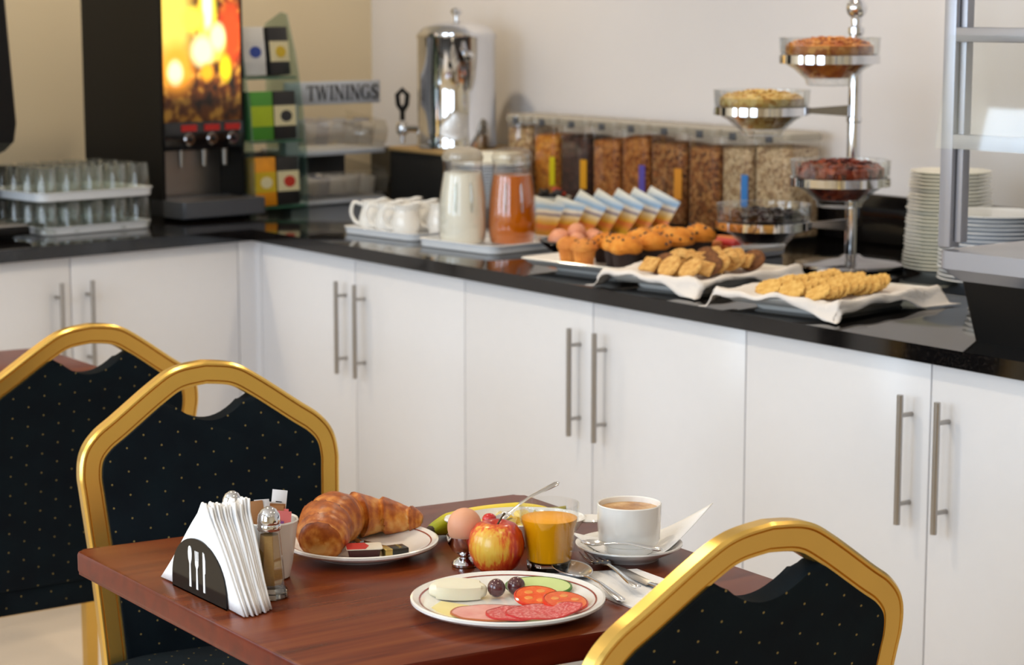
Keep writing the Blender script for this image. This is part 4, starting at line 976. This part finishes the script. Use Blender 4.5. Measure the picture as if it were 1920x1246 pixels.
# ---- sugar pot and sachets
SPX, SPY = 2.757, -1.473
t = tag(obj('sugar_pot', LA([(0.022, 0), (0.026, 0.002), (0.030, 0.02), (0.0355, 0.06), (0.0362, 0.066), (0.0385, 0.078), (0.0375, 0.080), (0.0355, 0.078), (0.0335, 0.062), (0.027, 0.02), (0.0, 0.008)], 40), 'white_china', None, (SPX, SPY, TZ)), 'white china pot holding sugar sachets behind the pepper shaker', 'pot')
mat('sach_brown', (176, 124, 78), 0.7, var=0.05); mat('sach_white', (230, 228, 230), 0.6); mat('sach_pink', (232, 124, 124), 0.6, var=0.05); mat('ink_dark', (50, 40, 44), 0.5); mat('sach_purple', (140, 84, 150), 0.6)
def flatpack(w, h): return finish(pillow(w, h, 0.005, 5))
spm = {}
for k, (nm, w, h) in (('brown', ('sach_brown', .030, .070)), ('white', ('sach_white', .020, .074)), ('pink', ('sach_pink', .030, .066))):
    spm[k] = flatpack(w, h); spm[k].materials.append(M(nm))
for k, (kind, a, b, tilt, rz, z) in enumerate((('brown', -.014, .002, -.12, .95, .044), ('brown', -.006, -.010, -.05, .9, .034), ('brown', .002, -.010, .06, 1.0, .038), ('brown', .003, .010, .02, .95, .036), ('white', -.003, .000, -.08, .95, .042), ('white', .006, -.004, .10, .95, .050), ('white', -.002, -.010, .12, 1.1, .036), ('pink', .007, .009, .06, .95, .036), ('pink', .010, -.002, .08, .95, .034))):
    t = thing('sugar_sachet', '%s paper sugar sachet standing in the white pot' % kind, 'sachet', ploc((SPX, SPY), a, b, TZ+z-0.008), 0, '%s sachets in the sugar pot' % kind)
    t.rotation_euler = (0.12*(-1)**k, tilt, rz)
    obj('packet', spm[kind], None, t)
    w, h = {'brown': (.030, .070), 'white': (.020, .074), 'pink': (.030, .066)}[kind]
    if kind != 'brown': obj('print_band', B(-w*.2, w*.2, -0.0032, -0.0028, h*.55, h*.8), 'ink_dark' if kind == 'white' else 'sach_purple', t)
# ---- plates
def china_plate(label, c, r, cat='plate'):
    t = thing('plate', label, cat, (c[0], c[1], TZ), 0)
    obj('dish', LA([(r*.58, 0), (r*.62, 0.0), (r*.66, .004), (r*.97, .0135), (r*.998, .0165), (r*.998, .0195), (r*.975, .0205), (r*.94, .0185), (r*.70, .0085), (r*.64, .0068), (0, .0066)], 80), 'white_china', t)
    def pz(q): return .0085+(q-.70)/.24*.010 + .0002
    for q0, q1 in ((.895, .911),):
        obj('rim_line', lathe(NB(), [(r*q0, pz(q0)), (r*q1, pz(q1)), (r*q1, pz(q1)+.0003), (r*q0, pz(q0)+.0003)], 80, cap0=False, cap1=False), 'red_line', t)
    return t
P1, P2 = (2.717, -1.308), (3.072, -1.310)
china_plate('white red-lined plate holding the croissant', P1, 0.107)
china_plate('white red-lined plate of cold meat, cheese and tomato', P2, 0.122)
# ---- croissant
def croissant():
    m = bpy.data.materials.new('croissant'); m.use_nodes = True; nt = m.node_tree; b = nt.nodes['Principled BSDF']
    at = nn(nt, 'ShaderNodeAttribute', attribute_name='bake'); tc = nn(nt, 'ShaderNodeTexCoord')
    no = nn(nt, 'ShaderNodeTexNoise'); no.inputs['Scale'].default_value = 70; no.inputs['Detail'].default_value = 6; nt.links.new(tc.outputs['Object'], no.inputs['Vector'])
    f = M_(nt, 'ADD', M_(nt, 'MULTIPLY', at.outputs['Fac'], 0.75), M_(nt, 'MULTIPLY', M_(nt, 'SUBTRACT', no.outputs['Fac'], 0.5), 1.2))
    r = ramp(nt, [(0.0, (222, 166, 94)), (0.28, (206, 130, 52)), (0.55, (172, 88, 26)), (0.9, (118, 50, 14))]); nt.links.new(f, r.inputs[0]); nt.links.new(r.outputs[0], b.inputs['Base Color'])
    b.inputs['Roughness'].default_value = 0.38
    bp = nn(nt, 'ShaderNodeBump'); bp.inputs['Strength'].default_value = 0.35; bp.inputs['Distance'].default_value = 0.002; nt.links.new(no.outputs['Fac'], bp.inputs['Height']); nt.links.new(bp.outputs['Normal'], b.inputs['Normal'])
    MATS['croissant'] = m
    pts = catmull([(2.760, -1.397, .786), (2.747, -1.386, .788), (2.715, -1.366, .791), (2.678, -1.330, .7925), (2.662, -1.290, .7895), (2.668, -1.250, .785), (2.688, -1.212, .778), (2.700, -1.197, .7745)], 14)
    rad = [0.023, 0.030, 0.034, 0.0375, 0.033, 0.027, 0.020, 0.011]
    N = len(pts); fr_ = frames(pts); bm = NB(); bake = []; rings = []
    steps = [0.0, 0.10, 0.22, 0.36, 0.47, 0.60, 0.74, 0.88, 1.01]
    # laminated wraps: the middle one proud of its neighbours
    for i, (p, t_, n, b_) in enumerate(fr_):
        s = i/(N-1); q = s*(len(rad)-1); k = min(int(q), len(rad)-2); r0 = rad[k]+(rad[k+1]-rad[k])*(q-k)
        if i < 9: r0 *= (0.22, 0.48, 0.66, 0.78, 0.86, 0.91, 0.95, 0.98, 0.99)[i]
        ring = []
        for j in range(36):
            a = 2*PI*j/36
            ss = s + 0.035*math.sin(a+0.6)
            seg = max(kk for kk in range(len(steps)-1) if steps[kk] <= max(0, min(1, ss)))
            lo, hi = steps[seg], steps[seg+1]; loc = (max(0, min(1, ss))-lo)/(hi-lo)
            mid = 1-abs((lo+hi)/2-0.42)*1.0
            toward = loc if (lo+hi)/2 < 0.42 else 1-loc
            f = 0.86+0.24*toward**0.7
            fine = 0.007*math.sin(loc*17+seg+1.3*math.sin(a*2+seg))+0.014*math.sin(a*5+s*33)*math.sin(a*3+seg*2)
            rr = r0*(f+fine)
            v = p+n*math.cos(a)*rr*0.95+b_*math.sin(a)*rr*1.05
            rq = math.hypot(v.x-P1[0], v.y-P1[1])/0.107; pz_ = .0066 if rq < .64 else .0066+(min(rq, .975)-.64)/.335*.0140
            v.z = max(v.z, TZ+pz_)
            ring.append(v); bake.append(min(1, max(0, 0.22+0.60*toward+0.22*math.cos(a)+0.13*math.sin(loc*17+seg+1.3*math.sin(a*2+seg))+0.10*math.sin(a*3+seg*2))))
        rings.append(ring)
    loft(bm, rings)
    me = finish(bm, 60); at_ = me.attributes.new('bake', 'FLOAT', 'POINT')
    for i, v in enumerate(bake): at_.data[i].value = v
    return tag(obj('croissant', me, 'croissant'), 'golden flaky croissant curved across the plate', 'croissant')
croissant()
# ---- jam and butter portions, butter knife
t = thing('jam_portion', 'jam portion tub with red and cream foil lid beside the croissant', 'jam tub', ploc(P1, 0.008, 0.066, TZ+0.0085), RA+0.15); t.scale = (1.15, 1.15, 1.15)
obj('tub', loft(NB(), [rrect(.017, .0115, .003, 0), rrect(.0195, .0135, .004, .0145)]), mat('jam_dark', (66, 20, 24), 0.2), t)
obj('lid', loft(NB(), [rrect(.0215, .0155, .004, .0145), rrect(.0215, .0155, .004, .0155)]), 'cream_china', t)
obj('red_print', PR([(-.0205, -.0145), (.001, -.0145), (.006, .0), (.002, .0145), (-.0205, .0145)], .0155, .0159), 'signal_red', t)
t = thing('butter_portion', 'small black and gold wrapped butter pat beside the jam tub', 'butter', ploc(P1, 0.048, 0.050, TZ+0.0085), RA+0.45)
obj('wrapper', B(-.0175, .0175, -.012, .012, 0, .013, .002), mat('butter_black', (34, 32, 26), 0.3), t)
obj('gold_band', B(-.0179, -.006, -.0124, .0124, .0005, .0134, .002), mat('gold_foil', (196, 170, 100), 0.3, 0.7), t)
bm = text_mesh('butter', 0.008, 0.0002); obj('lettering', bm, 'gold_foil', t, (.006, 0, .0133), (0, 0, PI/2))
def knife_thing(label, tip, end, z0, z1):
    a, b = Vector((*tip, z0)), Vector((*end, z1)); d = b-a; ln = d.length
    t = thing('knife', label, 'knife', a, 0); t.rotation_euler = d.to_track_quat('X', 'Z').to_euler()
    bl = ln*0.52
    obj('blade', PR([(0, .004), (.010, -.0075), (bl, -.008), (bl, .007), (.03, .0095), (.008, .0085)], -.0007, .0007, 0.0003), 'steel', t)
    obj('handle', TU([(bl-.004, 0, 0), (bl+.01, 0, .001), (ln*.8, 0, .002), (ln-.003, 0, .002), (ln, 0, .002)], [.005, .0055, .0075, .008, .004], 12, 0.45), 'chrome', t)
    return t
knife_thing('butter knife lying on the plate beside the croissant', ploc(P1, 0.052, 0.024, 0)[:2], ploc(P1, -0.055, -0.060, 0)[:2], TZ+0.0088, TZ+0.0125)
# ---- spoons and fork
def spoon_thing(label, tip, end, z0, z1, bl, bw, grp=None, roll=0):
    a, b = Vector((*tip, z0)), Vector((*end, z1)); d = b-a; ln = d.length
    t = thing('spoon', label, 'spoon', a, 0); t.rotation_euler = (d.to_track_quat('X', 'Z').to_matrix() @ Matrix.Rotation(roll, 3, 'X')).to_euler()
    bm = NB(); n, mrad = 16, 28; rings = []
    for i in range(1, n+1):
        q = i/n; ring = []
        for j in range(mrad):
            an = 2*PI*j/mrad; x = math.cos(an)*q; y = math.sin(an)*q
            wx = bl/2*(1-x) ; wy = bw/2*y*(1+0.12*x)
            ring.append((wx, wy, -0.20*bw*(1-q*q)+.002))
        rings.append(ring)
    loft(bm, rings, cap0=True, cap1=False)
    o = obj('bowl', bm, 'cutlery', t, sharp=180); md = o.modifiers.new('thick', 'SOLIDIFY'); md.thickness = 0.0012
    obj('handle', TU([(bl-.004, 0, .0015), (bl+.012, 0, .004), (bl+(ln-bl)*.4, 0, .006), (ln*.85, 0, .003), (ln-.004, 0, .002), (ln, 0, .002)], [.0032, .0026, .0030, .0058, .0062, .003], 12, 0.42), 'cutlery', t)
    return t
def fork_thing(label, tip, end, z0, z1):
    a, b = Vector((*tip, z0)), Vector((*end, z1)); d = b-a; ln = d.length
    t = thing('fork', label, 'fork', a, 0); t.rotation_euler = d.to_track_quat('X', 'Z').to_euler()
    tl = 0.052; bm = NB()
    for k in range(4):
        y = -0.0111+k*0.0074
        tube(bm, [(0, y, .006), (.01, y, .0035), (.03, y, .0015), (tl, y, .003)], [.0007, .0014, .0017, .0019], 8)
    obj('tines', bm, 'cutlery', t)
    cpth = [(tl-.002, .0134), (tl+.014, .0105), (tl+.026, .005), (tl+.036, .0028)]
    bm = NB(); loft(bm, [[(x, -w, .003+(x-tl)*.12-.0009), (x, w, .003+(x-tl)*.12-.0009), (x, w, .003+(x-tl)*.12+.0009), (x, -w, .003+(x-tl)*.12+.0009)] for x, w in cpth]); obj('head', bm, 'cutlery', t)
    obj('handle', TU([(tl+.033, 0, .007), (tl+.06, 0, .007), (ln*.85, 0, .003), (ln-.004, 0, .002), (ln, 0, .002)], [.0028, .003, .0058, .0062, .003], 12, 0.45), 'cutlery', t)
    return t
# ---- banana
pts = catmull([(2.720, -1.196, .7660), (2.708, -1.168, .7665), (2.699, -1.130, .7665), (2.697, -1.088, .7665), (2.706, -1.046, .7665), (2.722, -1.014, .768), (2.733, -.999, .770)], 5)
m = bpy.data.materials.new('banana_skin'); m.use_nodes = True; nt = m.node_tree; b = nt.nodes['Principled BSDF']
tc = nn(nt, 'ShaderNodeTexCoord'); sx = nn(nt, 'ShaderNodeSeparateXYZ'); nt.links.new(tc.outputs['Object'], sx.inputs[0])
no = nn(nt, 'ShaderNodeTexNoise'); no.inputs['Scale'].default_value = 40; nt.links.new(tc.outputs['Object'], no.inputs['Vector'])
rp = ramp(nt, [(0.0, (150, 166, 30)), (0.30, (196, 186, 24)), (0.55, (230, 202, 36)), (1.0, (238, 212, 52))])
nt.links.new(M_(nt, 'ADD', M_(nt, 'DIVIDE', M_(nt, 'ADD', sx.outputs['Y'], 1.196), 0.10), M_(nt, 'MULTIPLY', M_(nt, 'SUBTRACT', no.outputs['Fac'], .5), .25)), rp.inputs[0]); nt.links.new(rp.outputs[0], b.inputs['Base Color']); b.inputs['Roughness'].default_value = 0.42
MATS['banana_skin'] = m
t = thing('banana', 'ripe yellow banana with a greenish tip lying behind the egg cup', 'banana', (0, 0, 0), 0)
nb = len(pts); rad = []
for i in range(nb):
    s = i/(nb-1); rad.append(0.0160*min(1, 0.42+2.6*s)*min(1, 0.30+2.4*(1-s)))
bm = NB(); rings = []
for (p, t_, n, b_), r_ in zip(frames(pts), rad):
    rings.append([p+(n*math.cos(2*PI*j/20)+b_*math.sin(2*PI*j/20))*r_*(1+0.05*math.cos(5*2*PI*j/20)) for j in range(20)])
loft(bm, rings); obj('skin', bm, 'banana_skin', t)
e = Vector(pts[0]); dv = (Vector(pts[0])-Vector(pts[1])).normalized()
obj('tip', TU([e-dv*.001, e+dv*.004, e+dv*.006], [.0073, .0062, .003], 12), mat('banana_tip', (66, 52, 34), 0.7), t)
e = Vector(pts[-1]); dv = (e-Vector(pts[-2])).normalized()
obj('stalk', TU([e-dv*.002, e+dv*.015, e+dv*.026], [.0055, .0045, .005], 10), mat('banana_stalk', (150, 140, 50), 0.6), t)
# ---- oval dish of fruit salad
BC = (2.792, -1.086)
t = thing('fruit_dish', 'white oval eared dish of fruit salad behind the apple', 'dish', (BC[0], BC[1], TZ), RA)
bm = LA([(.055, 0), (.060, .002), (.078, .019), (.087, .033), (.089, .035), (.086, .036), (.075, .020), (.055, .007), (0, .006)], 56, scale=(1, .66)); obj('dish', bm, 'white_china', t)
for s in (-1, 1): obj('ear', loft(NB(), [rrect(.016, .017, .012, .0295, 5, s*.094, 0), rrect(.018, .019, .013, .0320, 5, s*.094, 0), rrect(.016, .017, .012, .0345, 5, s*.094, 0)]), 'white_china', t)
mat('fruit_pale', (236, 214, 130), 0.3, var=0.1, vscale=60, sss=0.1); mat('fruit_yellow', (232, 190, 70), 0.3, var=0.1, vscale=60); mat('cherry_red', (206, 22, 16), 0.12, coat=0.6)
fr1 = finish(noisy(B(-.014, .014, -.010, .010, -.006, .006, .004), .0012, random.Random(4))); fr1.materials.append(M('fruit_pale')); fr2 = fr1.copy(); fr2.materials.clear(); fr2.materials.append(M('fruit_yellow'))
for k, (a, b) in enumerate([(a*.026-.052, b*.023-.034) for a in range(5) for b in range(4)]):
    if (a/.072)**2+(b/.047)**2 > .98: continue
    o = obj('fruit_piece', fr2 if k % 4 == 1 else fr1, None, None, ploc(BC, a, b, TZ+.021+R.uniform(0, .006)), (R.uniform(-.4, .4), R.uniform(-.4, .4), R.uniform(0, 3)))
    tag(o, '%s chunk of fruit in the oval dish' % ('deep yellow' if k % 4 == 1 else 'pale yellow'), 'fruit', '%s fruit chunks in the oval dish' % ('deep' if k % 4 == 1 else 'pale'))
bm = NB(); bmesh.ops.create_uvsphere(bm, u_segments=20, v_segments=14, radius=.0105)
for v in bm.verts: v.co.z *= .85
tag(obj('cherry', bm, 'cherry_red', None, ploc(BC, -.048, .012, TZ+.034)), 'glossy red cherry on the fruit salad', 'cherry')
a_ = (2.790, -1.140); b_ = (2.789, -1.022)
spoon_thing('spoon resting in the oval fruit dish with its handle raised', a_, b_, TZ+.030, TZ+.074, .036, .024)
# ---- egg in egg cup
EC = (2.857, -1.230)
t = tag(obj('egg_cup', LA([(.0150, 0), (.0175, .001), (.0178, .004), (.0150, .008), (.0075, .0125), (.0085, .016), (.0175, .022), (.0230, .032), (.0245, .0425), (.0237, .0428), (.0220, .033), (.0165, .024), (0, .0205)], 40), 'chrome', None, (EC[0], EC[1], TZ)), 'small polished steel egg cup beside the apple', 'egg cup')
bm = egg_bm(.0232, .058)
tag(obj('egg', bm, mat('egg_shell', (226, 164, 130), 0.5, var=0.03, vscale=80, sss=0.15), None, (EC[0], EC[1], TZ+.0215)), 'brown boiled egg standing in the steel egg cup', 'egg')
# ---- apple
m = bpy.data.materials.new('apple_skin'); m.use_nodes = True; nt = m.node_tree; b = nt.nodes['Principled BSDF']
tc = nn(nt, 'ShaderNodeTexCoord'); mp = nn(nt, 'ShaderNodeMapping'); mp.inputs['Scale'].default_value = (95, 95, 16); nt.links.new(tc.outputs['Object'], mp.inputs['Vector'])
n1 = nn(nt, 'ShaderNodeTexNoise'); n1.inputs['Scale'].default_value = 2.2; n1.inputs['Detail'].default_value = 6; nt.links.new(mp.outputs['Vector'], n1.inputs['Vector'])
sx = nn(nt, 'ShaderNodeSeparateXYZ'); nt.links.new(tc.outputs['Object'], sx.inputs[0])
# the yellow cheek lies on one side of the fruit
dd_ = M_(nt, 'SQRT', M_(nt, 'ADD', M_(nt, 'ADD', M_(nt, 'POWER', M_(nt, 'SUBTRACT', sx.outputs['X'], 0.020), 2), M_(nt, 'POWER', M_(nt, 'ADD', sx.outputs['Y'], 0.030), 2)), M_(nt, 'POWER', M_(nt, 'SUBTRACT', sx.outputs['Z'], 0.043), 2)))
f = M_(nt, 'ADD', M_(nt, 'DIVIDE', dd_, 0.062), M_(nt, 'MULTIPLY', M_(nt, 'SUBTRACT', n1.outputs['Fac'], .5), .95))
rp = ramp(nt, [(0.12, (232, 190, 74)), (0.36, (230, 168, 60)), (0.50, (222, 104, 42)), (0.68, (200, 52, 26)), (1.0, (166, 26, 18))]); nt.links.new(f, rp.inputs[0]); nt.links.new(rp.outputs[0], b.inputs['Base Color'])
b.inputs['Roughness'].default_value = 0.28; b.inputs['Coat Weight'].default_value = 0.2; MATS['apple_skin'] = m
t = thing('apple', 'red and yellow streaked apple in front of the juice glass', 'apple', (2.910, -1.215, TZ), 0)
prof = [(.004, .004), (.014, .0015), (.021, .002), (.030, .011), (.0365, .027), (.0378, .040), (.0345, .055), (.0265, .0655), (.017, .0695), (.010, .0680), (.005, .0630), (.0015, .0600), (0, .0595)]
bm = LA(prof, 40)
for v in bm.verts:
    a = math.atan2(v.co.y, v.co.x); q = 1+.018*math.cos(5*a)*(1 if v.co.z < .02 else .5); v.co.x *= q; v.co.y *= q
obj('skin', bm, 'apple_skin', t, sharp=180)
obj('stem', TU(catmull([(0, 0, .058), (.001, .002, .066), (.003, .008, .076), (.0035, .0115, .080)], 4), [.0013]*9+[.0014, .0016, .0017, .0018], 8), mat('stem_brown', (70, 56, 30), 0.7), t)
# ---- glass of orange juice
GC = (2.938, -1.148)
t = thing('juice_glass', 'faceted tumbler of orange juice beside the apple', 'glass', (GC[0], GC[1], TZ), 0); t.scale = (1, 1, 1.07)
def fac(r, z, q): return [(r*(1-q*.035*(1+math.cos(10*2*PI*i/80)))*math.cos(2*PI*i/80), r*(1-q*.035*(1+math.cos(10*2*PI*i/80)))*math.sin(2*PI*i/80), z) for i in range(80)]
obj('wall', loft(NB(), [fac(.0305, .012, 1), fac(.0330, .030, .9), fac(.0365, .055, .6), fac(.0395, .064, 0), fac(.0405, .084, 0), fac(.0400, .0855, 0), fac(.0388, .084, 0), fac(.0380, .064, 0), fac(.0345, .055, 0), fac(.0312, .030, 0), fac(.0290, .014, 0)], False, False), 'glass_fine', t)
obj('glass_base', loft(NB(), [fac(.0270, .0, 1), fac(.0295, .002, 1), fac(.0305, .0115, 1), fac(.0285, .0118, 1)]), 'glass_solid', t)
m = mat('orange_juice', (255, 172, 6), 0.35, var=0.04, vscale=30, spec=0.2)
obj('orange_juice', LA([(.0270, .0125), (.0290, .014), (.0310, .030), (.0343, .055), (.0374, .064), (.0376, .0665), (.0365, .0668), (0, .0665)], 48), 'orange_juice', t)
# ---- coffee cup, saucer, napkin, teaspoon
SC = (2.951, -1.022)
tag(obj('saucer', LA([(.038, 0), (.041, 0), (.044, .004), (.066, .0145), (.0735, .0195), (.0735, .0215), (.0705, .0215), (.064, .0170), (.042, .0065), (0, .006)], 60), 'white_china', None, (SC[0], SC[1], TZ)), 'white saucer under the coffee cup', 'saucer')
bm = NB(); n = 12; g = []
cl, cf, cr_, cb = (-.080, -.030, .021), (.020, .058, .013), (.118, -.036, .052), (.020, -.066, .018)
for i in range(n+1):
    row = []
    for j in range(n+1):
        u, v = i/n, j/n
        p = [(1-u)*(1-v)*cl[k]+u*(1-v)*cf[k]+u*v*cr_[k]+(1-u)*v*cb[k] for k in range(3)]
        r_ = math.hypot(p[0], p[1]); base = .0085 if r_ < .042 else .0085+(r_-.042)*.46
        z = base + max(0, (p[0]-.045))*.30
        vv = Vector((SC[0], SC[1], TZ))+RT*p[0]-AW*p[1]; row.append(bm.verts.new((vv.x, vv.y, TZ+z)))
    g.append(row)
for i in range(n):
    for j in range(n): bm.faces.new((g[i][j], g[i+1][j], g[i+1][j+1], g[i][j+1]))
o = obj('paper_napkin', bm, 'paper_white', sharp=180); md = o.modifiers.new('thick', 'SOLIDIFY'); md.thickness = .0008
tag(o, 'folded white napkin under the coffee cup, one corner pointing up', 'napkin')
speckle('coffee_foam', [(0.3, (150, 96, 46)), (0.5, (190, 140, 84)), (0.7, (226, 190, 138))], 30, 0.35, 0.05, 'NOISE', (1, 1, .2))
t = thing('coffee_cup', 'white cup of milky coffee standing on the saucer', 'cup', (SC[0], SC[1], TZ+.0098), RA+0.75)
obj('cup', LA([(.030, 0), (.033, .0005), (.034, .004), (.0335, .009), (.040, .0125), (.0425, .018), (.0435, .040), (.0442, .066), (.0430, .0672), (.0415, .066), (.0405, .040), (.038, .018), (0, .012)], 64), 'white_china', t)
obj('coffee', LA([(.030, .055), (.0412, .0575), (.0413, .0592), (.025, .0598), (0, .0598)], 48), 'coffee_foam', t)
obj('handle', TU(catmull([(.041, 0, .056), (.052, 0, .056), (.0555, 0, .044), (.051, 0, .028), (.040, 0, .019)], 6), .0038, 10, 1.5), 'white_china', t)
spoon_thing('teaspoon lying on the saucer in front of the coffee cup', ploc(SC, -.066, .020, 0)[:2], ploc(SC, .040, .072, 0)[:2], TZ+.026, TZ+.0275, .036, .024)
# ---- cutlery on a napkin
def quad_napkin(label, corners, z):
    bm = NB(); vs = [bm.verts.new((x, y, z)) for x, y in corners]; bm.faces.new(vs)
    r = bmesh.ops.extrude_face_region(bm, geom=bm.faces[:]); bmesh.ops.translate(bm, vec=(0, 0, .0022), verts=[v for v in r['geom'] if isinstance(v, bmesh.types.BMVert)])
    return tag(obj('paper_napkin', bm, 'paper_white'), label, 'napkin')
quad_napkin('flat white napkin under the spoon, fork and knife', [(2.962, -1.170), (3.190, -1.178), (3.200, -1.062), (3.010, -1.055)], TZ)
spoon_thing('tablespoon lying on the flat napkin beside the fork', (2.948, -1.136), (3.135, -1.178), TZ+.0110, TZ+.005, .080, .050)
fork_thing('dinner fork lying beside the spoon on the flat napkin', (2.930, -1.078), (3.116, -1.138), TZ+.0065, TZ+.0115)
knife_thing('dinner knife lying beside the fork on the flat napkin', (2.985, -1.080), (3.190, -1.110), TZ+.0045, TZ+.006)
# ---- cold plate
PZ = TZ+.0075
r2 = .122
def pp(a, b, z): return ploc(P2, a*r2, b*r2, z)
mat('cheese_white', (238, 232, 208), 0.35, var=0.04, vscale=40, sss=0.15); mat('cheese_yellow', (240, 224, 150), 0.35, sss=0.1); mat('olive', (84, 44, 48), 0.15, coat=0.5, var=0.1, vscale=60)
mat('cuc_skin', (60, 110, 30), 0.4, var=0.15, vscale=60); mat('cuc_flesh', (206, 222, 150), 0.3, var=0.06, vscale=60)
mat('tomato_skin', (214, 48, 18), 0.15, coat=0.4); speckle('tomato_flesh', [(0.3, (226, 70, 26)), (0.55, (236, 104, 50)), (0.8, (240, 140, 80))], 60, 0.15, 0.1, 'NOISE'); mat('tomato_seed', (236, 150, 70), 0.15)
speckle('ham', [(0.3, (222, 140, 132)), (0.55, (232, 168, 158)), (0.8, (238, 190, 180))], 26, 0.35, 0.1, 'NOISE'); mat('ham_rind', (186, 104, 60), 0.4)
speckle('salami', [(0.0, (196, 56, 60)), (0.4, (212, 88, 88)), (0.7, (228, 150, 146)), (1.0, (206, 72, 72))], 420, 0.35, 0.15); mat('salami_rind', (196, 48, 48), 0.35)
bm = NB(); pl = [(.037*math.cos(a), (.024 if math.sin(a) > 0 else .015)*math.sin(a)) for a in [2*PI*k/36 for k in range(36)]]; prism(bm, pl, 0, .016, .006, 3)
tag(obj('white_cheese', bm, 'cheese_white', None, pp(-.52, -.26, PZ+.003), (.10, .04, RA+.1)), 'thick half-moon slice of soft white cheese', 'cheese')
tag(obj('cheese_slice', PR([(-.034, -.026), (.034, -.026), (.034, .026), (-.034, .026)], 0, .002, .0006), 'cheese_yellow', None, pp(-.50, .28, PZ+.002), (0, .05, RA-.35)), 'thin pale yellow cheese slice under the ham', 'cheese')
olm = finish(LA([(.0085*math.sin(a), .0105-.0105*math.cos(a)) for a in [PI*k/12 for k in range(13)]], 20))
for a, b, rz, w in ((-.12, -.30, .3, 'beside the white cheese'), (.085, -.38, 1.2, 'against the cucumber slice')):
    o = thing('olive', 'dark purple olive lying '+w, 'olive', pp(a, b, PZ), rz)
    oo = obj('flesh', olm, 'olive', o, (0, 0, .0008), (0, 0, 0)); oo.scale = (1.4, 1.3, 1.12)
    obj('stem_end', LA([(.0012, .0225), (.0022, .0235), (.0008, .0243)], 10), 'choc', o)
t = thing('cucumber_slice', 'slanting green-skinned cucumber slice behind the tomato', 'cucumber', pp(.32, -.46, PZ+.008), RA); t.rotation_euler = (.30, 0, RA-.12)
obj('flesh', LA([(0, 0), (.0325, 0), (.0325, .003), (0, .003)], 40, scale=(1.25, .62)), 'cuc_flesh', t)
obj('skin', lathe(NB(), [(.0325, -.0002), (.0345, .0), (.0345, .003), (.0325, .0034)], 40, cap0=False, cap1=False, scale=(1.25, .62)), 'cuc_skin', t)
for a, b, z, rz, tl, w in ((.30, .06, .011, .0, .22, 'tomato slice lying against the olives'), (.58, .18, .009, .5, .20, 'tomato slice lying nearest the cutlery')):
    t = thing('tomato_slice', 'round red '+w, 'tomato', pp(a, b, PZ+z), RA+rz); t.rotation_euler = (tl, .05, RA+rz)
    obj('flesh', LA([(0, 0), (.0245, 0), (.0255, .002), (.0245, .0045), (0, .0045)], 36, scale=(1.1, 1)), 'tomato_flesh', t)
    obj('skin', lathe(NB(), [(.025, 0), (.0268, .001), (.0268, .004), (.025, .0047)], 36, cap0=False, cap1=False, scale=(1.1, 1)), 'tomato_skin', t)
    for k in range(5):
        an = k*2*PI/5; obj('seed_pocket', LA([(0, 0), (.0048, 0), (.0042, .0006), (0, .0008)], 14, (.0135*math.cos(an), .0125*math.sin(an), .0044), (1.2, .9)), 'tomato_seed', t)
def slice_(name, label, cat, c, rx, ry, rz, flesh, rind, z, lift, tilt):
    t = thing(name, label, cat, c, rz); t.rotation_euler = (tilt[0], tilt[1], rz)
    def mk(bm):
        for v in bm.verts:
            q = max(0, v.co.x/rx); v.co.z += lift*q*q + .0008*math.sin(v.co.x*160)*math.cos(v.co.y*140)
        return bm
    rgs = [(q, .0) for q in (0, .3, .6, .85, 1.0)]
    obj('meat', mk(lathe(NB(), [(rx*q, .0018) for q in (0.0, .25, .5, .75, 1.0)] + [(rx, 0), (rx*.5, 0), (0, 0)], 48, scale=(1, ry/rx))), flesh, t)
    obj('rind', mk(lathe(NB(), [(rx*.985, -.0002), (rx*1.03, .0), (rx*1.03, .0018), (rx*.985, .0021)], 48, cap0=False, cap1=False, scale=(1, ry/rx))), rind, t)
slice_('ham_slice', 'oval slice of pink ham overlapping the cheese slice', 'ham', pp(-.16, .42, PZ+.0045), .050, .034, RA-.12, 'ham', 'ham_rind', 0, .0, (0, 0))
slice_('salami_slice', 'round red salami slice lapping over the ham', 'salami', pp(.08, .50, PZ+.007), .036, .030, RA, 'salami', 'salami_rind', 0, .001, (0, 0))
slice_('salami_slice', 'red salami slice with its edge curling up towards the rim', 'salami', pp(.36, .52, PZ+.0095), .046, .030, RA+.1, 'salami', 'salami_rind', 0, .007, (.02, .0))

# ---- ceiling downlight fittings
for lx in (-0.42, 1.7, 3.7, 5.7):
    for ly in (-2.9, -1.2, 0.35):
        t = thing('downlight', 'white recessed ceiling downlight', 'light', (lx, ly, ZC), 0, 'recessed ceiling downlights')
        obj('rim', lathe(NB(), [(.045, -.004), (.06, -.006), (.062, .0), (.045, .0)], 24, cap0=False, cap1=False), 'white_china', t)
        obj('lens', LA([(.044, -.002), (.044, .0)], 20), MATS.get('lamp_glow') or mat('lamp_glow', (255, 240, 215), .5, emit=(255, 236, 205), estr=6), t)
